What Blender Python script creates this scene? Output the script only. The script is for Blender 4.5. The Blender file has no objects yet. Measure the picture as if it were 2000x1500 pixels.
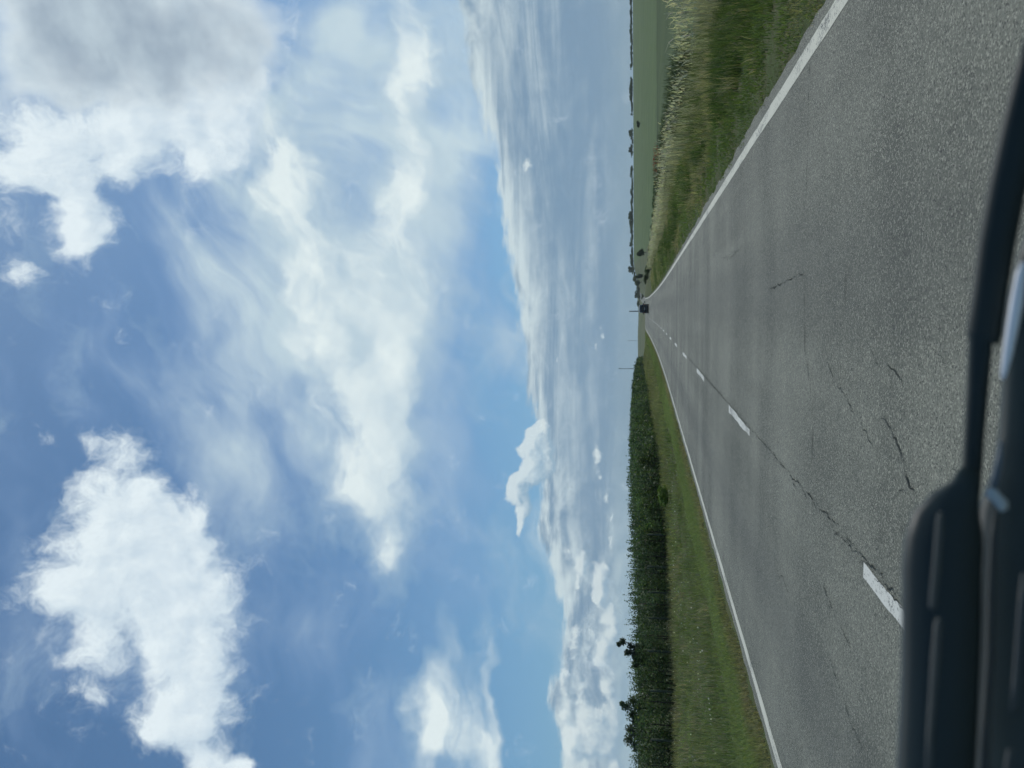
import bpy, math, random
import numpy as np
from mathutils import Matrix, Vector

scene = bpy.context.scene
SUN_EL, SUN_AZ = 54.0, 38.0          # degrees; azimuth clockwise from the road's direction (+Y)
SKY_STRENGTH = 0.1
SKY_TINT = (0.66, 0.86, 0.92, 1.0)
EYE = Vector((0.0, 0.0, 1.5))

# cloud masses: azimuth deg, elevation deg, half-length deg, half-width deg, tilt deg, weight
CLOUD_VEIL = [
    (-0.23, 23.32, 11.29, 7.38, 0.1, 0.45),
    (3.6, 18.04, 6.69, 3.35, -1.7, 0.5),
    (5.45, 26.54, 8.89, 4.22, -2.6, 0.3),
    (18.36, 19.55, 8.34, 5.99, 85.9, 0.25),
    (15.25, 14.3, 8.33, 4.29, -4.2, 0.3),
    (11.2, 25.29, 11.82, 8.1, -4.3, 0.55),
    (2.32, 28.8, 13.55, 5.59, -0.4, 0.65),
    (-9.53, 24.07, 11.03, 7.72, 3.6, 0.6),
    (2.9, 21.01, 11.99, 6.3, -0.8, 0.8),
    (20.07, 23.99, 8.21, 4.54, -44.9, 0.6),
    (17.94, 23.02, 9.82, 1.31, -44.6, 0.6),
    (15.48, 17.82, 11.89, 4.6, -4.6, 0.75),
    (8.05, 14.47, 8.43, 2.59, -2.3, 0.5),
    (-9.64, 31.64, 10.15, 5.09, 4.1, 0.38),
    (-15.7, 28.98, 7.8, 5.17, 6.0, 0.3),
    (-1.2, 11.59, 3.11, 1.22, -0.5, 0.4),
    (-3.15, 10.47, 2.72, 1.14, -0.2, 0.6),
    (-31.95, 34.08, 6.22, 5.48, -54.6, 0.35),
    (-22.26, 39.08, 6.2, 4.04, 10.0, 0.4),
    (-21.15, 20.5, 6.16, 4.68, 6.3, 0.25),
    (-13.31, 15.1, 6.07, 2.26, -11.8, 0.28),
    (10.6, 13.94, 5.97, 3.3, -3.2, 0.6),
    (5.73, 33.47, 4.94, 3.89, -4.1, 0.3),
    (-14.0, 26.0, 4.74, 3.54, 4.3, 0.35),
    (-20.06, 13.3, 4.32, 1.48, -6.2, 0.2),
    (-20.43, 41.81, 7.92, 2.45, 9.6, 0.3),
    (-23.61, 30.42, 6.24, 3.9, 9.5, 0.2),
    (20.61, 18.54, 2.71, 2.66, 85.4, 0.3),
    (13.3, 10.84, 9.52, 2.17, -2.7, 0.7),
    (19.53, 8.65, 4.96, 4.5, -3.6, 0.8),
]
CLOUD_SOFT = [
    (1.46, 9.46, 2.3, 0.53, 9.0, 0.6),
    (-1.62, 8.74, 2.31, 0.53, 9.5, 0.8),
    (-5.09, 8.3, 2.31, 0.61, 8.0, 0.9),
    (5.26, 9.93, 2.26, 0.53, 8.4, 0.6),
    (-15.0, 7.14, 2.96, 0.75, 1.4, 0.7),
    (-18.32, 6.68, 2.17, 0.52, 1.6, 0.6),
    (-25.68, 5.72, 2.65, 0.5, 2.2, 0.7),
    (15.41, 11.42, 2.43, 0.64, 6.5, 0.7),
    (19.76, 11.76, 1.96, 0.69, -5.2, 0.8),
    (18.32, 9.78, 3.34, 0.88, -3.9, 0.5),
    (6.96, 5.58, 3.32, 0.3, -4.1, 0.6),
    (-1.65, 6.46, 2.3, 0.38, -3.3, 0.6),
    (-30.52, 4.83, 1.86, 1.03, 2.3, 0.6),
    (10.36, 8.8, 1.08, 0.66, -2.4, 0.6),
    (11.58, 25.25, 3.46, 1.7, -15.0, 0.9),
    (9.24, 24.12, 4.29, 1.92, -13.8, 0.9),
    (5.37, 24.45, 6.0, 2.12, -10.1, 1.1),
    (-0.63, 23.69, 4.41, 2.19, -18.8, 0.95),
    (11.95, 25.2, 3.04, 1.37, -6.3, 0.5),
    (0.51, 20.38, 8.39, 2.59, -0.6, 0.85),
    (-3.49, 18.61, 5.57, 3.01, 0.2, 0.75),
    (0.46, 17.41, 6.33, 2.25, -0.8, 0.6),
    (-5.08, 21.22, 5.21, 2.59, 0.7, 0.6),
    (-9.87, 19.69, 5.05, 1.88, -21.3, 0.9),
    (-13.79, 18.81, 4.22, 2.05, -11.0, 1.0),
    (-17.64, 18.23, 3.02, 1.84, 4.1, 1.0),
    (-19.91, 18.26, 1.86, 1.02, 4.7, 0.9),
    (-9.49, 21.54, 4.29, 2.24, -21.0, 0.55),
    (12.11, 27.88, 4.6, 0.73, -30.5, 0.85),
    (14.81, 29.13, 3.03, 1.28, -25.2, 0.7),
    (9.03, 27.57, 2.35, 0.47, -22.7, 0.6),
    (13.98, 22.2, 4.81, 0.96, -43.2, 0.35),
    (18.38, 24.28, 6.12, 0.84, -44.6, 0.45),
    (17.77, 16.16, 5.6, 1.22, -5.8, 0.8),
    (12.94, 17.02, 4.41, 1.15, -4.7, 0.75),
    (19.05, 15.31, 3.38, 1.73, -6.2, 0.6),
    (11.74, 14.95, 7.11, 1.09, -11.5, 0.75),
    (7.29, 14.14, 4.19, 0.93, -14.4, 0.7),
    (8.15, 17.04, 4.99, 1.46, -12.8, 0.6),
    (19.97, 14.51, 2.65, 1.38, -6.3, 0.7),
    (3.47, 13.37, 2.7, 1.13, -1.7, 0.6),
    (1.91, 12.48, 1.54, 0.53, -1.4, 0.5),
    (-1.19, 11.78, 2.33, 0.76, -5.5, 0.45),
    (-2.76, 10.28, 2.33, 1.07, -0.3, 0.55),
    (-29.34, 15.39, 1.84, 1.04, 6.7, 1.1),
    (-30.97, 15.13, 1.41, 1.03, 7.0, 1.5),
    (-27.77, 14.68, 2.03, 0.77, 18.3, 0.85),
    (-24.81, 14.42, 1.88, 0.5, 5.1, 0.9),
    (-28.54, 13.54, 3.9, 0.49, 6.0, 0.9),
    (-26.46, 12.84, 2.57, 0.5, 13.3, 0.8),
    (-26.03, 11.51, 2.9, 0.72, 4.5, 1.2),
    (-31.11, 12.76, 2.39, 0.69, 6.2, 0.9),
    (-31.63, 11.15, 2.08, 0.75, 27.0, 1.4),
    (-29.34, 10.83, 2.44, 0.35, 4.9, 0.9),
    (-21.88, 13.18, 1.08, 0.37, -16.4, 0.45),
    (-23.06, 14.92, 1.42, 0.44, -5.4, 0.4),
    (16.26, 19.13, 3.93, 0.69, -6.4, 0.3),
    (10.51, 12.11, 2.56, 0.73, -3.1, 0.4),
    (-14.79, 25.96, 2.38, 1.05, 4.2, 0.3),
]
CLOUD_GREY = [
    (22.94, 38.89, 5.45, 4.57, -13.3, 1.0),
    (21.92, 36.15, 5.46, 5.41, 84.1, 1.0),
    (21.53, 32.48, 5.46, 5.34, 84.5, 1.0),
    (20.85, 28.98, 5.33, 4.72, -10.7, 1.0),
    (19.95, 26.62, 3.87, 2.89, -10.0, 0.8),
    (18.7, 36.04, 4.39, 3.34, 84.7, 0.7),
    (19.12, 40.09, 3.02, 2.94, -11.9, 0.6),
    (18.62, 31.29, 4.06, 3.27, 85.1, 0.7),
    (24.04, 36.71, 5.6, 3.46, 83.6, 0.8),
    (23.36, 30.56, 6.13, 3.38, 84.4, 0.8),
]
CLOUD_CRISP = [
    (19.76, 35.81, 5.9, 5.18, 84.6, 0.9),
    (19.15, 29.32, 5.46, 4.77, -9.9, 0.9),
    (17.55, 27.05, 4.42, 1.6, -17.7, 0.7),
    (16.26, 28.89, 3.75, 1.91, -17.3, 0.7),
    (14.2, 40.54, 3.19, 3.02, -9.2, 1.0),
    (12.81, 38.0, 2.79, 2.6, -8.4, 1.0),
    (9.67, 38.74, 2.87, 1.73, -6.8, 1.0),
    (7.61, 38.28, 2.48, 1.76, -5.8, 1.05),
    (6.73, 37.35, 2.07, 1.19, -5.5, 0.6),
    (5.99, 38.88, 1.67, 0.87, -5.2, 0.5),
    (15.23, 34.51, 3.07, 1.8, -9.3, 0.9),
    (15.05, 32.26, 2.66, 2.18, -9.0, 0.95),
    (13.77, 30.25, 3.05, 2.25, -8.0, 0.95),
    (11.92, 30.84, 1.94, 1.61, -7.4, 0.7),
    (15.44, 27.73, 4.14, 1.29, -16.8, 0.75),
    (14.61, 36.25, 2.33, 2.05, -9.3, 0.6),
    (11.79, 40.12, 2.81, 1.61, 85.7, 0.8),
    (11.21, 34.85, 1.68, 1.26, 86.3, 0.75),
    (12.59, 35.1, 1.17, 0.9, -8.4, 0.4),
    (8.48, 42.34, 1.88, 1.07, -6.6, 0.6),
    (4.48, 42.5, 1.54, 1.03, -4.6, 0.62),
    (3.81, 41.74, 1.02, 0.82, -4.4, 0.45),
    (12.92, 28.76, 1.9, 1.64, -7.6, 0.5),
    (-10.57, 36.52, 1.85, 1.6, -88.8, 0.72),
    (-9.97, 38.78, 1.11, 0.76, 2.5, 0.4),
    (-13.93, 36.78, 2.9, 2.3, 4.8, 0.95),
    (-17.22, 36.2, 3.64, 2.77, 6.5, 1.1),
    (-19.13, 33.85, 4.33, 3.49, 7.4, 1.15),
    (-16.62, 31.87, 2.21, 1.17, 5.5, 0.9),
    (-21.9, 33.81, 4.22, 4.09, 8.8, 1.1),
    (-24.05, 31.31, 4.45, 2.87, 9.5, 1.1),
    (-27.7, 30.4, 4.24, 2.68, 11.1, 1.1),
    (-30.84, 29.8, 2.73, 2.16, 12.2, 1.0),
    (-31.96, 30.64, 2.03, 1.51, 12.8, 0.6),
    (-21.45, 38.92, 2.72, 2.28, -52.1, 0.7),
    (-18.68, 40.39, 1.4, 1.23, -86.6, 0.5),
    (-22.68, 39.3, 2.37, 2.26, 9.2, 0.5),
    (-23.72, 37.43, 3.09, 2.62, 9.8, 0.55),
    (-26.79, 37.19, 3.35, 2.29, 11.5, 0.5),
    (-29.63, 35.76, 3.24, 1.71, 28.2, 0.45),
    (-28.67, 33.3, 3.9, 1.19, 12.1, 0.45),
    (-31.75, 32.05, 2.05, 1.18, 13.0, 0.4),
    (-20.4, 28.2, 3.44, 1.34, 7.1, 0.35),
    (-34.01, 27.56, 1.61, 1.29, -84.5, 1.2),
    (-33.54, 26.09, 0.98, 0.87, 12.1, 0.9),
    (-34.13, 28.77, 0.98, 0.9, 13.2, 0.7),
]
CLOUD_TINY = [
    (-18.26, 5.2, 1.45, 0.96, 1.2, 0.55),
    (-19.65, 3.7, 1.77, 1.1, 1.0, 0.5),
    (-21.37, 2.59, 1.74, 0.87, 0.8, 0.5),
    (-23.87, 3.98, 2.03, 1.22, 1.4, 0.5),
    (-25.49, 2.53, 1.98, 0.78, 1.0, 0.55),
    (-26.95, 4.61, 1.64, 1.06, 1.9, 0.55),
    (-30.06, 2.79, 1.86, 1.16, 1.3, 0.6),
    (-30.86, 5.17, 1.54, 0.82, 2.5, 0.6),
    (-28.98, 5.59, 1.28, 0.7, 2.5, 0.5),
    (-31.55, 2.08, 1.21, 0.67, 1.0, 0.6),
    (-10.1, 8.16, 1.68, 0.91, 0.8, 1.1),
    (-10.49, 8.88, 0.84, 0.76, 0.8, 1.1),
    (-12.0, 7.95, 1.29, 1.14, -88.9, 1.2),
    (-12.21, 8.7, 0.91, 0.83, 1.1, 1.1),
    (-12.99, 9.52, 0.91, 0.76, 1.3, 1.2),
    (-13.94, 9.73, 0.68, 0.61, -88.5, 1.0),
    (-14.11, 8.97, 0.98, 0.83, 1.4, 1.1),
    (-15.25, 9.01, 0.9, 0.56, 1.6, 0.9),
    (-16.38, 9.17, 0.67, 0.38, 1.8, 0.8),
    (-10.47, 7.36, 1.75, 0.91, 0.7, 1.0),
    (-8.55, 7.53, 1.0, 0.53, 0.5, 0.8),
    (-9.33, 8.36, 0.69, 0.53, 0.6, 0.9),
    (-18.78, 4.64, 1.01, 0.44, 1.1, 0.9),
    (-20.05, 4.87, 0.5, 0.33, 1.3, 0.7),
    (-20.17, 3.33, 1.41, 0.51, 0.9, 0.95),
    (-18.89, 2.8, 0.72, 0.37, 0.7, 0.6),
    (-20.88, 3.5, 0.49, 0.44, 1.0, 0.8),
    (-22.75, 2.39, 1.23, 0.65, 16.5, 0.95),
    (-24.16, 2.9, 1.02, 0.57, 1.0, 0.75),
    (-25.2, 3.42, 0.81, 0.5, 1.2, 0.5),
    (-29.5, 3.83, 1.88, 1.72, 1.8, 0.6),
    (-30.48, 4.32, 1.24, 1.03, 2.1, 0.9),
    (-30.39, 3.12, 1.24, 1.02, 1.5, 0.7),
    (-28.1, 2.14, 1.91, 0.69, 0.9, 0.5),
    (-28.99, 3.5, 0.7, 0.62, 1.5, 0.8),
    (-27.0, 2.85, 0.72, 0.49, 1.1, 0.7),
    (-28.56, 4.21, 0.96, 0.49, 1.8, 0.6),
    (-26.35, 5.7, 1.98, 0.36, 2.3, 0.6),
    (-23.93, 5.06, 1.23, 0.5, 1.7, 0.5),
    (-10.79, 3.61, 1.05, 0.41, 0.4, 0.6),
    (-12.29, 3.34, 0.82, 0.3, 0.4, 0.45),
    (-1.3, 3.43, 0.76, 0.45, -0.2, 0.5),
    (-1.87, 3.13, 0.53, 0.3, -0.2, 0.4),
    (-3.56, 6.47, 0.69, 0.27, -0.2, 0.5),
    (-2.82, 3.63, 0.46, 0.19, -0.2, 0.4),
    (10.69, 8.42, 0.93, 0.51, -17.8, 0.6),
    (-15.24, 2.46, 0.88, 0.22, 0.4, 0.4),
    (-17.08, 2.63, 0.73, 0.29, 0.6, 0.5),
    (-13.77, 2.85, 0.74, 0.3, 0.4, 0.5),
]
STRATUS_TOP = [(-32.14, 5.72), (-30.29, 6.05), (-28.06, 6.47), (-25.36, 6.02), (-22.94, 5.96), (-20.49, 6.7), (-17.98, 7.44), (-15.41, 8.07), (-13.52, 7.85), (-10.47, 7.74), (-7.41, 8.38), (-4.32, 8.95), (-1.23, 9.35), (1.85, 9.83), (5.27, 10.3), (7.89, 10.69), (12.25, 11.09), (15.79, 11.93), (18.5, 12.4), (21.72, 12.42)]

# the car one sits in: (centre, half width, half depth) along each bar, metres
WIPER_BLADE = [
    ((0.233, 0.7558, 1.1622), (0.0058, 0.0034, 0.0119), (0.0037, 0.012, -0.0054)),
    ((0.1981, 0.767, 1.1653), (0.0058, 0.004, 0.0129), (0.0034, 0.0131, -0.0057)),
    ((0.1526, 0.7789, 1.1689), (0.0055, 0.0045, 0.0136), (0.0027, 0.0139, -0.0059)),
    ((0.1044, 0.7885, 1.173), (0.0047, 0.005, 0.0139), (0.0019, 0.0142, -0.0059)),
    ((0.0538, 0.7952, 1.177), (0.0036, 0.0052, 0.0137), (0.0009, 0.014, -0.0057)),
    ((0.0062, 0.7982, 1.1801), (0.0026, 0.0051, 0.0131), (0.0001, 0.0133, -0.0053)),
    ((-0.0276, 0.7989, 1.1829), (0.0027, 0.0053, 0.0136), (-0.0005, 0.0138, -0.0055)),
    ((-0.0335, 0.7991, 1.184), (0.006, 0.0051, 0.0125), (-0.0006, 0.0138, -0.0054)),
    ((-0.0364, 0.7996, 1.1855), (0.0011, 0.0037, 0.0094), (-0.0004, 0.0094, -0.0037)),
    ((-0.0814, 0.7971, 1.1875), (0.0004, 0.0034, 0.0086), (-0.0009, 0.0086, -0.0034)),
    ((-0.1301, 0.7919, 1.1908), (0.0001, 0.003, 0.0079), (-0.0013, 0.0078, -0.003)),
    ((-0.1663, 0.7863, 1.1939), (-0.0001, 0.003, 0.0079), (-0.0016, 0.0077, -0.003)),
    ((-0.1879, 0.7824, 1.1964), (-0.0001, 0.003, 0.0079), (-0.0018, 0.0077, -0.003)),
]
WIPER_ARM = [
    ((-0.1496, 0.752, 1.2093), (0.0012, 0.0028, 0.0066), (-0.0011, 0.0053, -0.0021)),
    ((-0.1659, 0.75, 1.2129), (0.0038, 0.0048, 0.0105), (-0.002, 0.0089, -0.0034)),
    ((-0.1826, 0.7491, 1.2209), (0.0087, 0.0084, 0.0177), (-0.0038, 0.0156, -0.0058)),
    ((-0.1991, 0.7474, 1.2278), (0.0067, 0.0107, 0.026), (-0.0056, 0.021, -0.0077)),
    ((-0.2174, 0.7438, 1.232), (0.0007, 0.0103, 0.0298), (-0.0067, 0.0229, -0.0082)),
    ((-0.2397, 0.738, 1.235), (-0.0034, 0.0092, 0.0306), (-0.0075, 0.0232, -0.0083)),
    ((-0.2783, 0.7255, 1.238), (-0.0047, 0.0085, 0.0304), (-0.0087, 0.0226, -0.0082)),
    ((-0.3194, 0.7101, 1.2429), (-0.0046, 0.008, 0.0297), (-0.0097, 0.0215, -0.0078)),
    ((-0.3584, 0.6935, 1.249), (-0.0047, 0.0075, 0.0293), (-0.0107, 0.0207, -0.0075)),
    ((-0.4023, 0.6721, 1.2574), (-0.0051, 0.0067, 0.0288), (-0.0118, 0.0197, -0.0071)),
    ((-0.4296, 0.6571, 1.2632), (-0.0054, 0.0061, 0.0285), (-0.0124, 0.019, -0.0068)),
]
WIPER_GLINT_A = [  # pale bars in place of the highlights along the wiper arm
    ((-0.1767, 0.6963, 1.252), (-0.0, 0.0005, 0.0014), (-0.0004, 0.0014, -0.0005)),
    ((-0.1818, 0.6952, 1.2526), (-0.0001, 0.0009, 0.0025), (-0.0006, 0.0024, -0.0009)),
    ((-0.2061, 0.6894, 1.2554), (-0.0001, 0.001, 0.0029), (-0.0008, 0.0028, -0.001)),
    ((-0.2308, 0.6828, 1.2589), (-0.0001, 0.001, 0.0029), (-0.0009, 0.0027, -0.001)),
    ((-0.251, 0.6768, 1.2623), (-0.0002, 0.0009, 0.0029), (-0.001, 0.0027, -0.0009)),
    ((-0.2558, 0.6753, 1.263), (-0.0001, 0.0005, 0.0014), (-0.0005, 0.0013, -0.0005)),
]
WIPER_GLINT_B = [
    ((-0.2605, 0.6721, 1.2592), (-0.0001, 0.0005, 0.0014), (-0.0005, 0.0013, -0.0005)),
    ((-0.2653, 0.6705, 1.26), (-0.0003, 0.0009, 0.0028), (-0.001, 0.0026, -0.0009)),
    ((-0.2891, 0.662, 1.2637), (-0.0004, 0.001, 0.0032), (-0.0013, 0.0029, -0.001)),
    ((-0.3151, 0.6516, 1.2684), (-0.0004, 0.0008, 0.0028), (-0.0012, 0.0025, -0.0009)),
    ((-0.3437, 0.6391, 1.274), (-0.0004, 0.0007, 0.0025), (-0.0012, 0.0022, -0.0008)),
    ((-0.3804, 0.6204, 1.2809), (-0.0005, 0.0006, 0.0024), (-0.0013, 0.0021, -0.0007)),
]
COWL = [
    ((0.1044, 0.8471, 1.0828), (0.0142, 0.0113, 0.0277), (0.0036, 0.0296, -0.0146)),
    ((0.0361, 0.8584, 1.0947), (0.0124, 0.0133, 0.0308), (0.0014, 0.0323, -0.0153)),
    ((-0.0149, 0.8616, 1.1002), (0.0066, 0.0152, 0.0343), (-0.0006, 0.0345, -0.016)),
    ((-0.0746, 0.8599, 1.1031), (0.0016, 0.0139, 0.0313), (-0.0027, 0.0311, -0.0143)),
    ((-0.1342, 0.8538, 1.1056), (0.0006, 0.0142, 0.0322), (-0.005, 0.0316, -0.0146)),
    ((-0.1756, 0.8487, 1.1109), (0.0003, 0.0148, 0.0339), (-0.0068, 0.0331, -0.0152)),
    ((-0.2112, 0.842, 1.1142), (-0.004, 0.018, 0.0444), (-0.0107, 0.0426, -0.0195)),
    ((-0.2607, 0.83, 1.1184), (-0.007, 0.0178, 0.0469), (-0.0139, 0.0442, -0.0203)),
    ((-0.3542, 0.7996, 1.1289), (-0.01, 0.0159, 0.0472), (-0.0189, 0.0427, -0.0198)),
    ((-0.4388, 0.763, 1.1424), (-0.0117, 0.0133, 0.0463), (-0.0229, 0.0398, -0.0186)),
    ((-0.4921, 0.735, 1.1534), (-0.0124, 0.0115, 0.0455), (-0.0251, 0.0375, -0.0177)),
]
COWL_SHEEN_A = [  # grey bars shaped after the streaks of sheen on the cowl
    ((-0.1857, 0.7559, 1.1841), (-0.0001, 0.0007, 0.0018), (-0.0004, 0.0018, -0.0007)),
    ((-0.2129, 0.7499, 1.1872), (-0.0002, 0.0012, 0.0029), (-0.0008, 0.0028, -0.0012)),
    ((-0.257, 0.7382, 1.1923), (-0.0005, 0.0012, 0.0033), (-0.0011, 0.0031, -0.0013)),
    ((-0.3114, 0.7196, 1.1986), (-0.0006, 0.0013, 0.0036), (-0.0014, 0.0033, -0.0014)),
    ((-0.3591, 0.7008, 1.2076), (-0.0007, 0.0011, 0.0036), (-0.0017, 0.0032, -0.0013)),
    ((-0.4103, 0.6762, 1.217), (-0.0008, 0.001, 0.0036), (-0.0019, 0.0031, -0.0013)),
]
COWL_SHEEN_B = [
    ((-0.2285, 0.6985, 1.184), (-0.0002, 0.0008, 0.002), (-0.0006, 0.0019, -0.0009)),
    ((-0.253, 0.6916, 1.1875), (-0.0003, 0.0011, 0.0027), (-0.0009, 0.0025, -0.0011)),
    ((-0.2847, 0.6816, 1.1929), (-0.0004, 0.001, 0.0027), (-0.001, 0.0024, -0.0011)),
    ((-0.3154, 0.6706, 1.1987), (-0.0004, 0.001, 0.0026), (-0.0011, 0.0024, -0.0011)),
    ((-0.334, 0.6635, 1.2029), (-0.0003, 0.0007, 0.002), (-0.0009, 0.0018, -0.0008)),
]
COWL_SHEEN_C = [
    ((-0.36, 0.6526, 1.2092), (-0.0002, 0.0005, 0.0013), (-0.0006, 0.0011, -0.0005)),
    ((-0.3663, 0.6498, 1.2109), (-0.0004, 0.0008, 0.0023), (-0.0011, 0.002, -0.0009)),
    ((-0.3801, 0.6433, 1.2142), (-0.0005, 0.0007, 0.0023), (-0.0012, 0.002, -0.0009)),
    ((-0.3934, 0.6367, 1.2175), (-0.0005, 0.0007, 0.0023), (-0.0012, 0.0019, -0.0009)),
]
BONNET_GLINT = [  # white bar in place of the highlight along the bonnet edge
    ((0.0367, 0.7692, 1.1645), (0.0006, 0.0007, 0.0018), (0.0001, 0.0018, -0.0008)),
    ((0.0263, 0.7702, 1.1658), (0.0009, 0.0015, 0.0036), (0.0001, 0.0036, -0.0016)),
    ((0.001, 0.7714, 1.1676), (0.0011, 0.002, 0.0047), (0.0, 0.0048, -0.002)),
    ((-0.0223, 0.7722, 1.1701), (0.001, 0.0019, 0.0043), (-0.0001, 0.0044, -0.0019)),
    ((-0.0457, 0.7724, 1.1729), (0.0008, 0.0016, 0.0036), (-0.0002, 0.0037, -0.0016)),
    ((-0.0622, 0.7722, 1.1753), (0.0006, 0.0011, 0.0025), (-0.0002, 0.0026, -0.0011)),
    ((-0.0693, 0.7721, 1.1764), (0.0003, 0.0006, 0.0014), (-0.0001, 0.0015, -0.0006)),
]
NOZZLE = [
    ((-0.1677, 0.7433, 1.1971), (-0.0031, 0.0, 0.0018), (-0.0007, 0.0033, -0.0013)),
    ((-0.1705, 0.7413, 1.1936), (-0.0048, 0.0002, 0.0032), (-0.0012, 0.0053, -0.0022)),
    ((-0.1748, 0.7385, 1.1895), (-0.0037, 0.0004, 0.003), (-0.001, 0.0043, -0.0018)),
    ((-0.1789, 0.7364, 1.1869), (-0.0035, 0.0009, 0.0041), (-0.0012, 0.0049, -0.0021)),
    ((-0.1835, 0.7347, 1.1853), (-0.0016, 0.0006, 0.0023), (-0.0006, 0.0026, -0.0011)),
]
NOZZLE_STEM = [
    ((-0.1241, 0.7516, 1.1832), (0.0001, 0.0006, 0.0014), (-0.0002, 0.0014, -0.0006)),
    ((-0.1416, 0.7494, 1.1855), (0.0003, 0.0011, 0.0025), (-0.0005, 0.0025, -0.001)),
    ((-0.1577, 0.7477, 1.189), (0.0005, 0.0014, 0.0032), (-0.0007, 0.0032, -0.0013)),
    ((-0.1701, 0.7459, 1.1913), (0.0004, 0.0014, 0.0032), (-0.0007, 0.0032, -0.0013)),
]
BIRD_DIR = (-0.36858, 0.92691, 0.07061)


def srgb(r, g, b):
    f = lambda c: (c / 255 / 12.92) if c / 255 <= 0.04045 else ((c / 255 + 0.055) / 1.055) ** 2.4
    return (f(r), f(g), f(b), 1.0)


class Nodes:
    """small helper to write node trees as expressions"""
    def __init__(self, tree):
        self.t = tree

    def new(self, kind, **props):
        n = self.t.nodes.new(kind)
        for k, v in props.items():
            setattr(n, k, v)
        return n

    def put(self, sock, v):
        if v is None:
            return
        if hasattr(v, 'is_output'):
            self.t.links.new(v, sock)
        else:
            try:
                sock.default_value = v
            except TypeError:
                sock.default_value = v[:3] if hasattr(v, '__len__') else (v, v, v)

    def math(self, op, a, b=None, c=None, clamp=False):
        n = self.new('ShaderNodeMath', operation=op, use_clamp=clamp)
        for i, v in enumerate((a, b, c)):
            self.put(n.inputs[i], v)
        return n.outputs[0]

    def add(self, a, b): return self.math('ADD', a, b)
    def sub(self, a, b): return self.math('SUBTRACT', a, b)
    def mul(self, a, b): return self.math('MULTIPLY', a, b)
    def madd(self, a, b, c): return self.math('MULTIPLY_ADD', a, b, c)

    def vec(self, op, a, b=None, scale=None):
        n = self.new('ShaderNodeVectorMath', operation=op)
        self.put(n.inputs[0], a)
        self.put(n.inputs[1], b)
        if scale is not None:
            self.put(n.inputs['Scale'], scale)
        return n.outputs['Value'] if op in ('LENGTH', 'DOT_PRODUCT', 'DISTANCE') else n.outputs[0]

    def xyz(self, x, y, z=0.0):
        n = self.new('ShaderNodeCombineXYZ')
        for i, v in enumerate((x, y, z)):
            self.put(n.inputs[i], v)
        return n.outputs[0]

    def split(self, v):
        n = self.new('ShaderNodeSeparateXYZ')
        self.put(n.inputs[0], v)
        return n.outputs

    def noise(self, v, scale, detail=4.0, rough=0.5, dist=0.0, color=False, lac=2.0, dim='3D'):
        n = self.new('ShaderNodeTexNoise', noise_dimensions=dim)
        self.put(n.inputs['Vector'], v)
        for k, x in (('Scale', scale), ('Detail', detail), ('Roughness', rough), ('Distortion', dist), ('Lacunarity', lac)):
            self.put(n.inputs[k], x)
        return n.outputs['Color' if color else 'Fac']

    def ramp01(self, v, a, b, lo=0.0, hi=1.0, smooth=True):
        n = self.new('ShaderNodeMapRange', interpolation_type='SMOOTHSTEP' if smooth else 'LINEAR')
        n.clamp = True
        for i, x in enumerate((v, a, b, lo, hi)):
            self.put(n.inputs[i], x)
        return n.outputs[0]

    def mix(self, f, a, b, blend='MIX'):
        n = self.new('ShaderNodeMix', data_type='RGBA', blend_type=blend)
        self.put(n.inputs[0], f)
        self.put(n.inputs[6], a)
        self.put(n.inputs[7], b)
        return n.outputs[2]

    def place(self, v, loc=(0, 0, 0), rot=(0, 0, 0), scale=(1, 1, 1), kind='POINT'):
        n = self.new('ShaderNodeMapping', vector_type=kind)
        self.put(n.inputs['Vector'], v)
        n.inputs['Location'].default_value = loc
        n.inputs['Rotation'].default_value = rot
        n.inputs['Scale'].default_value = scale
        return n.outputs[0]


FAN = (30.5, 45.5)          # the high cloud fibres spread out from here (azimuth, elevation)


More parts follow.
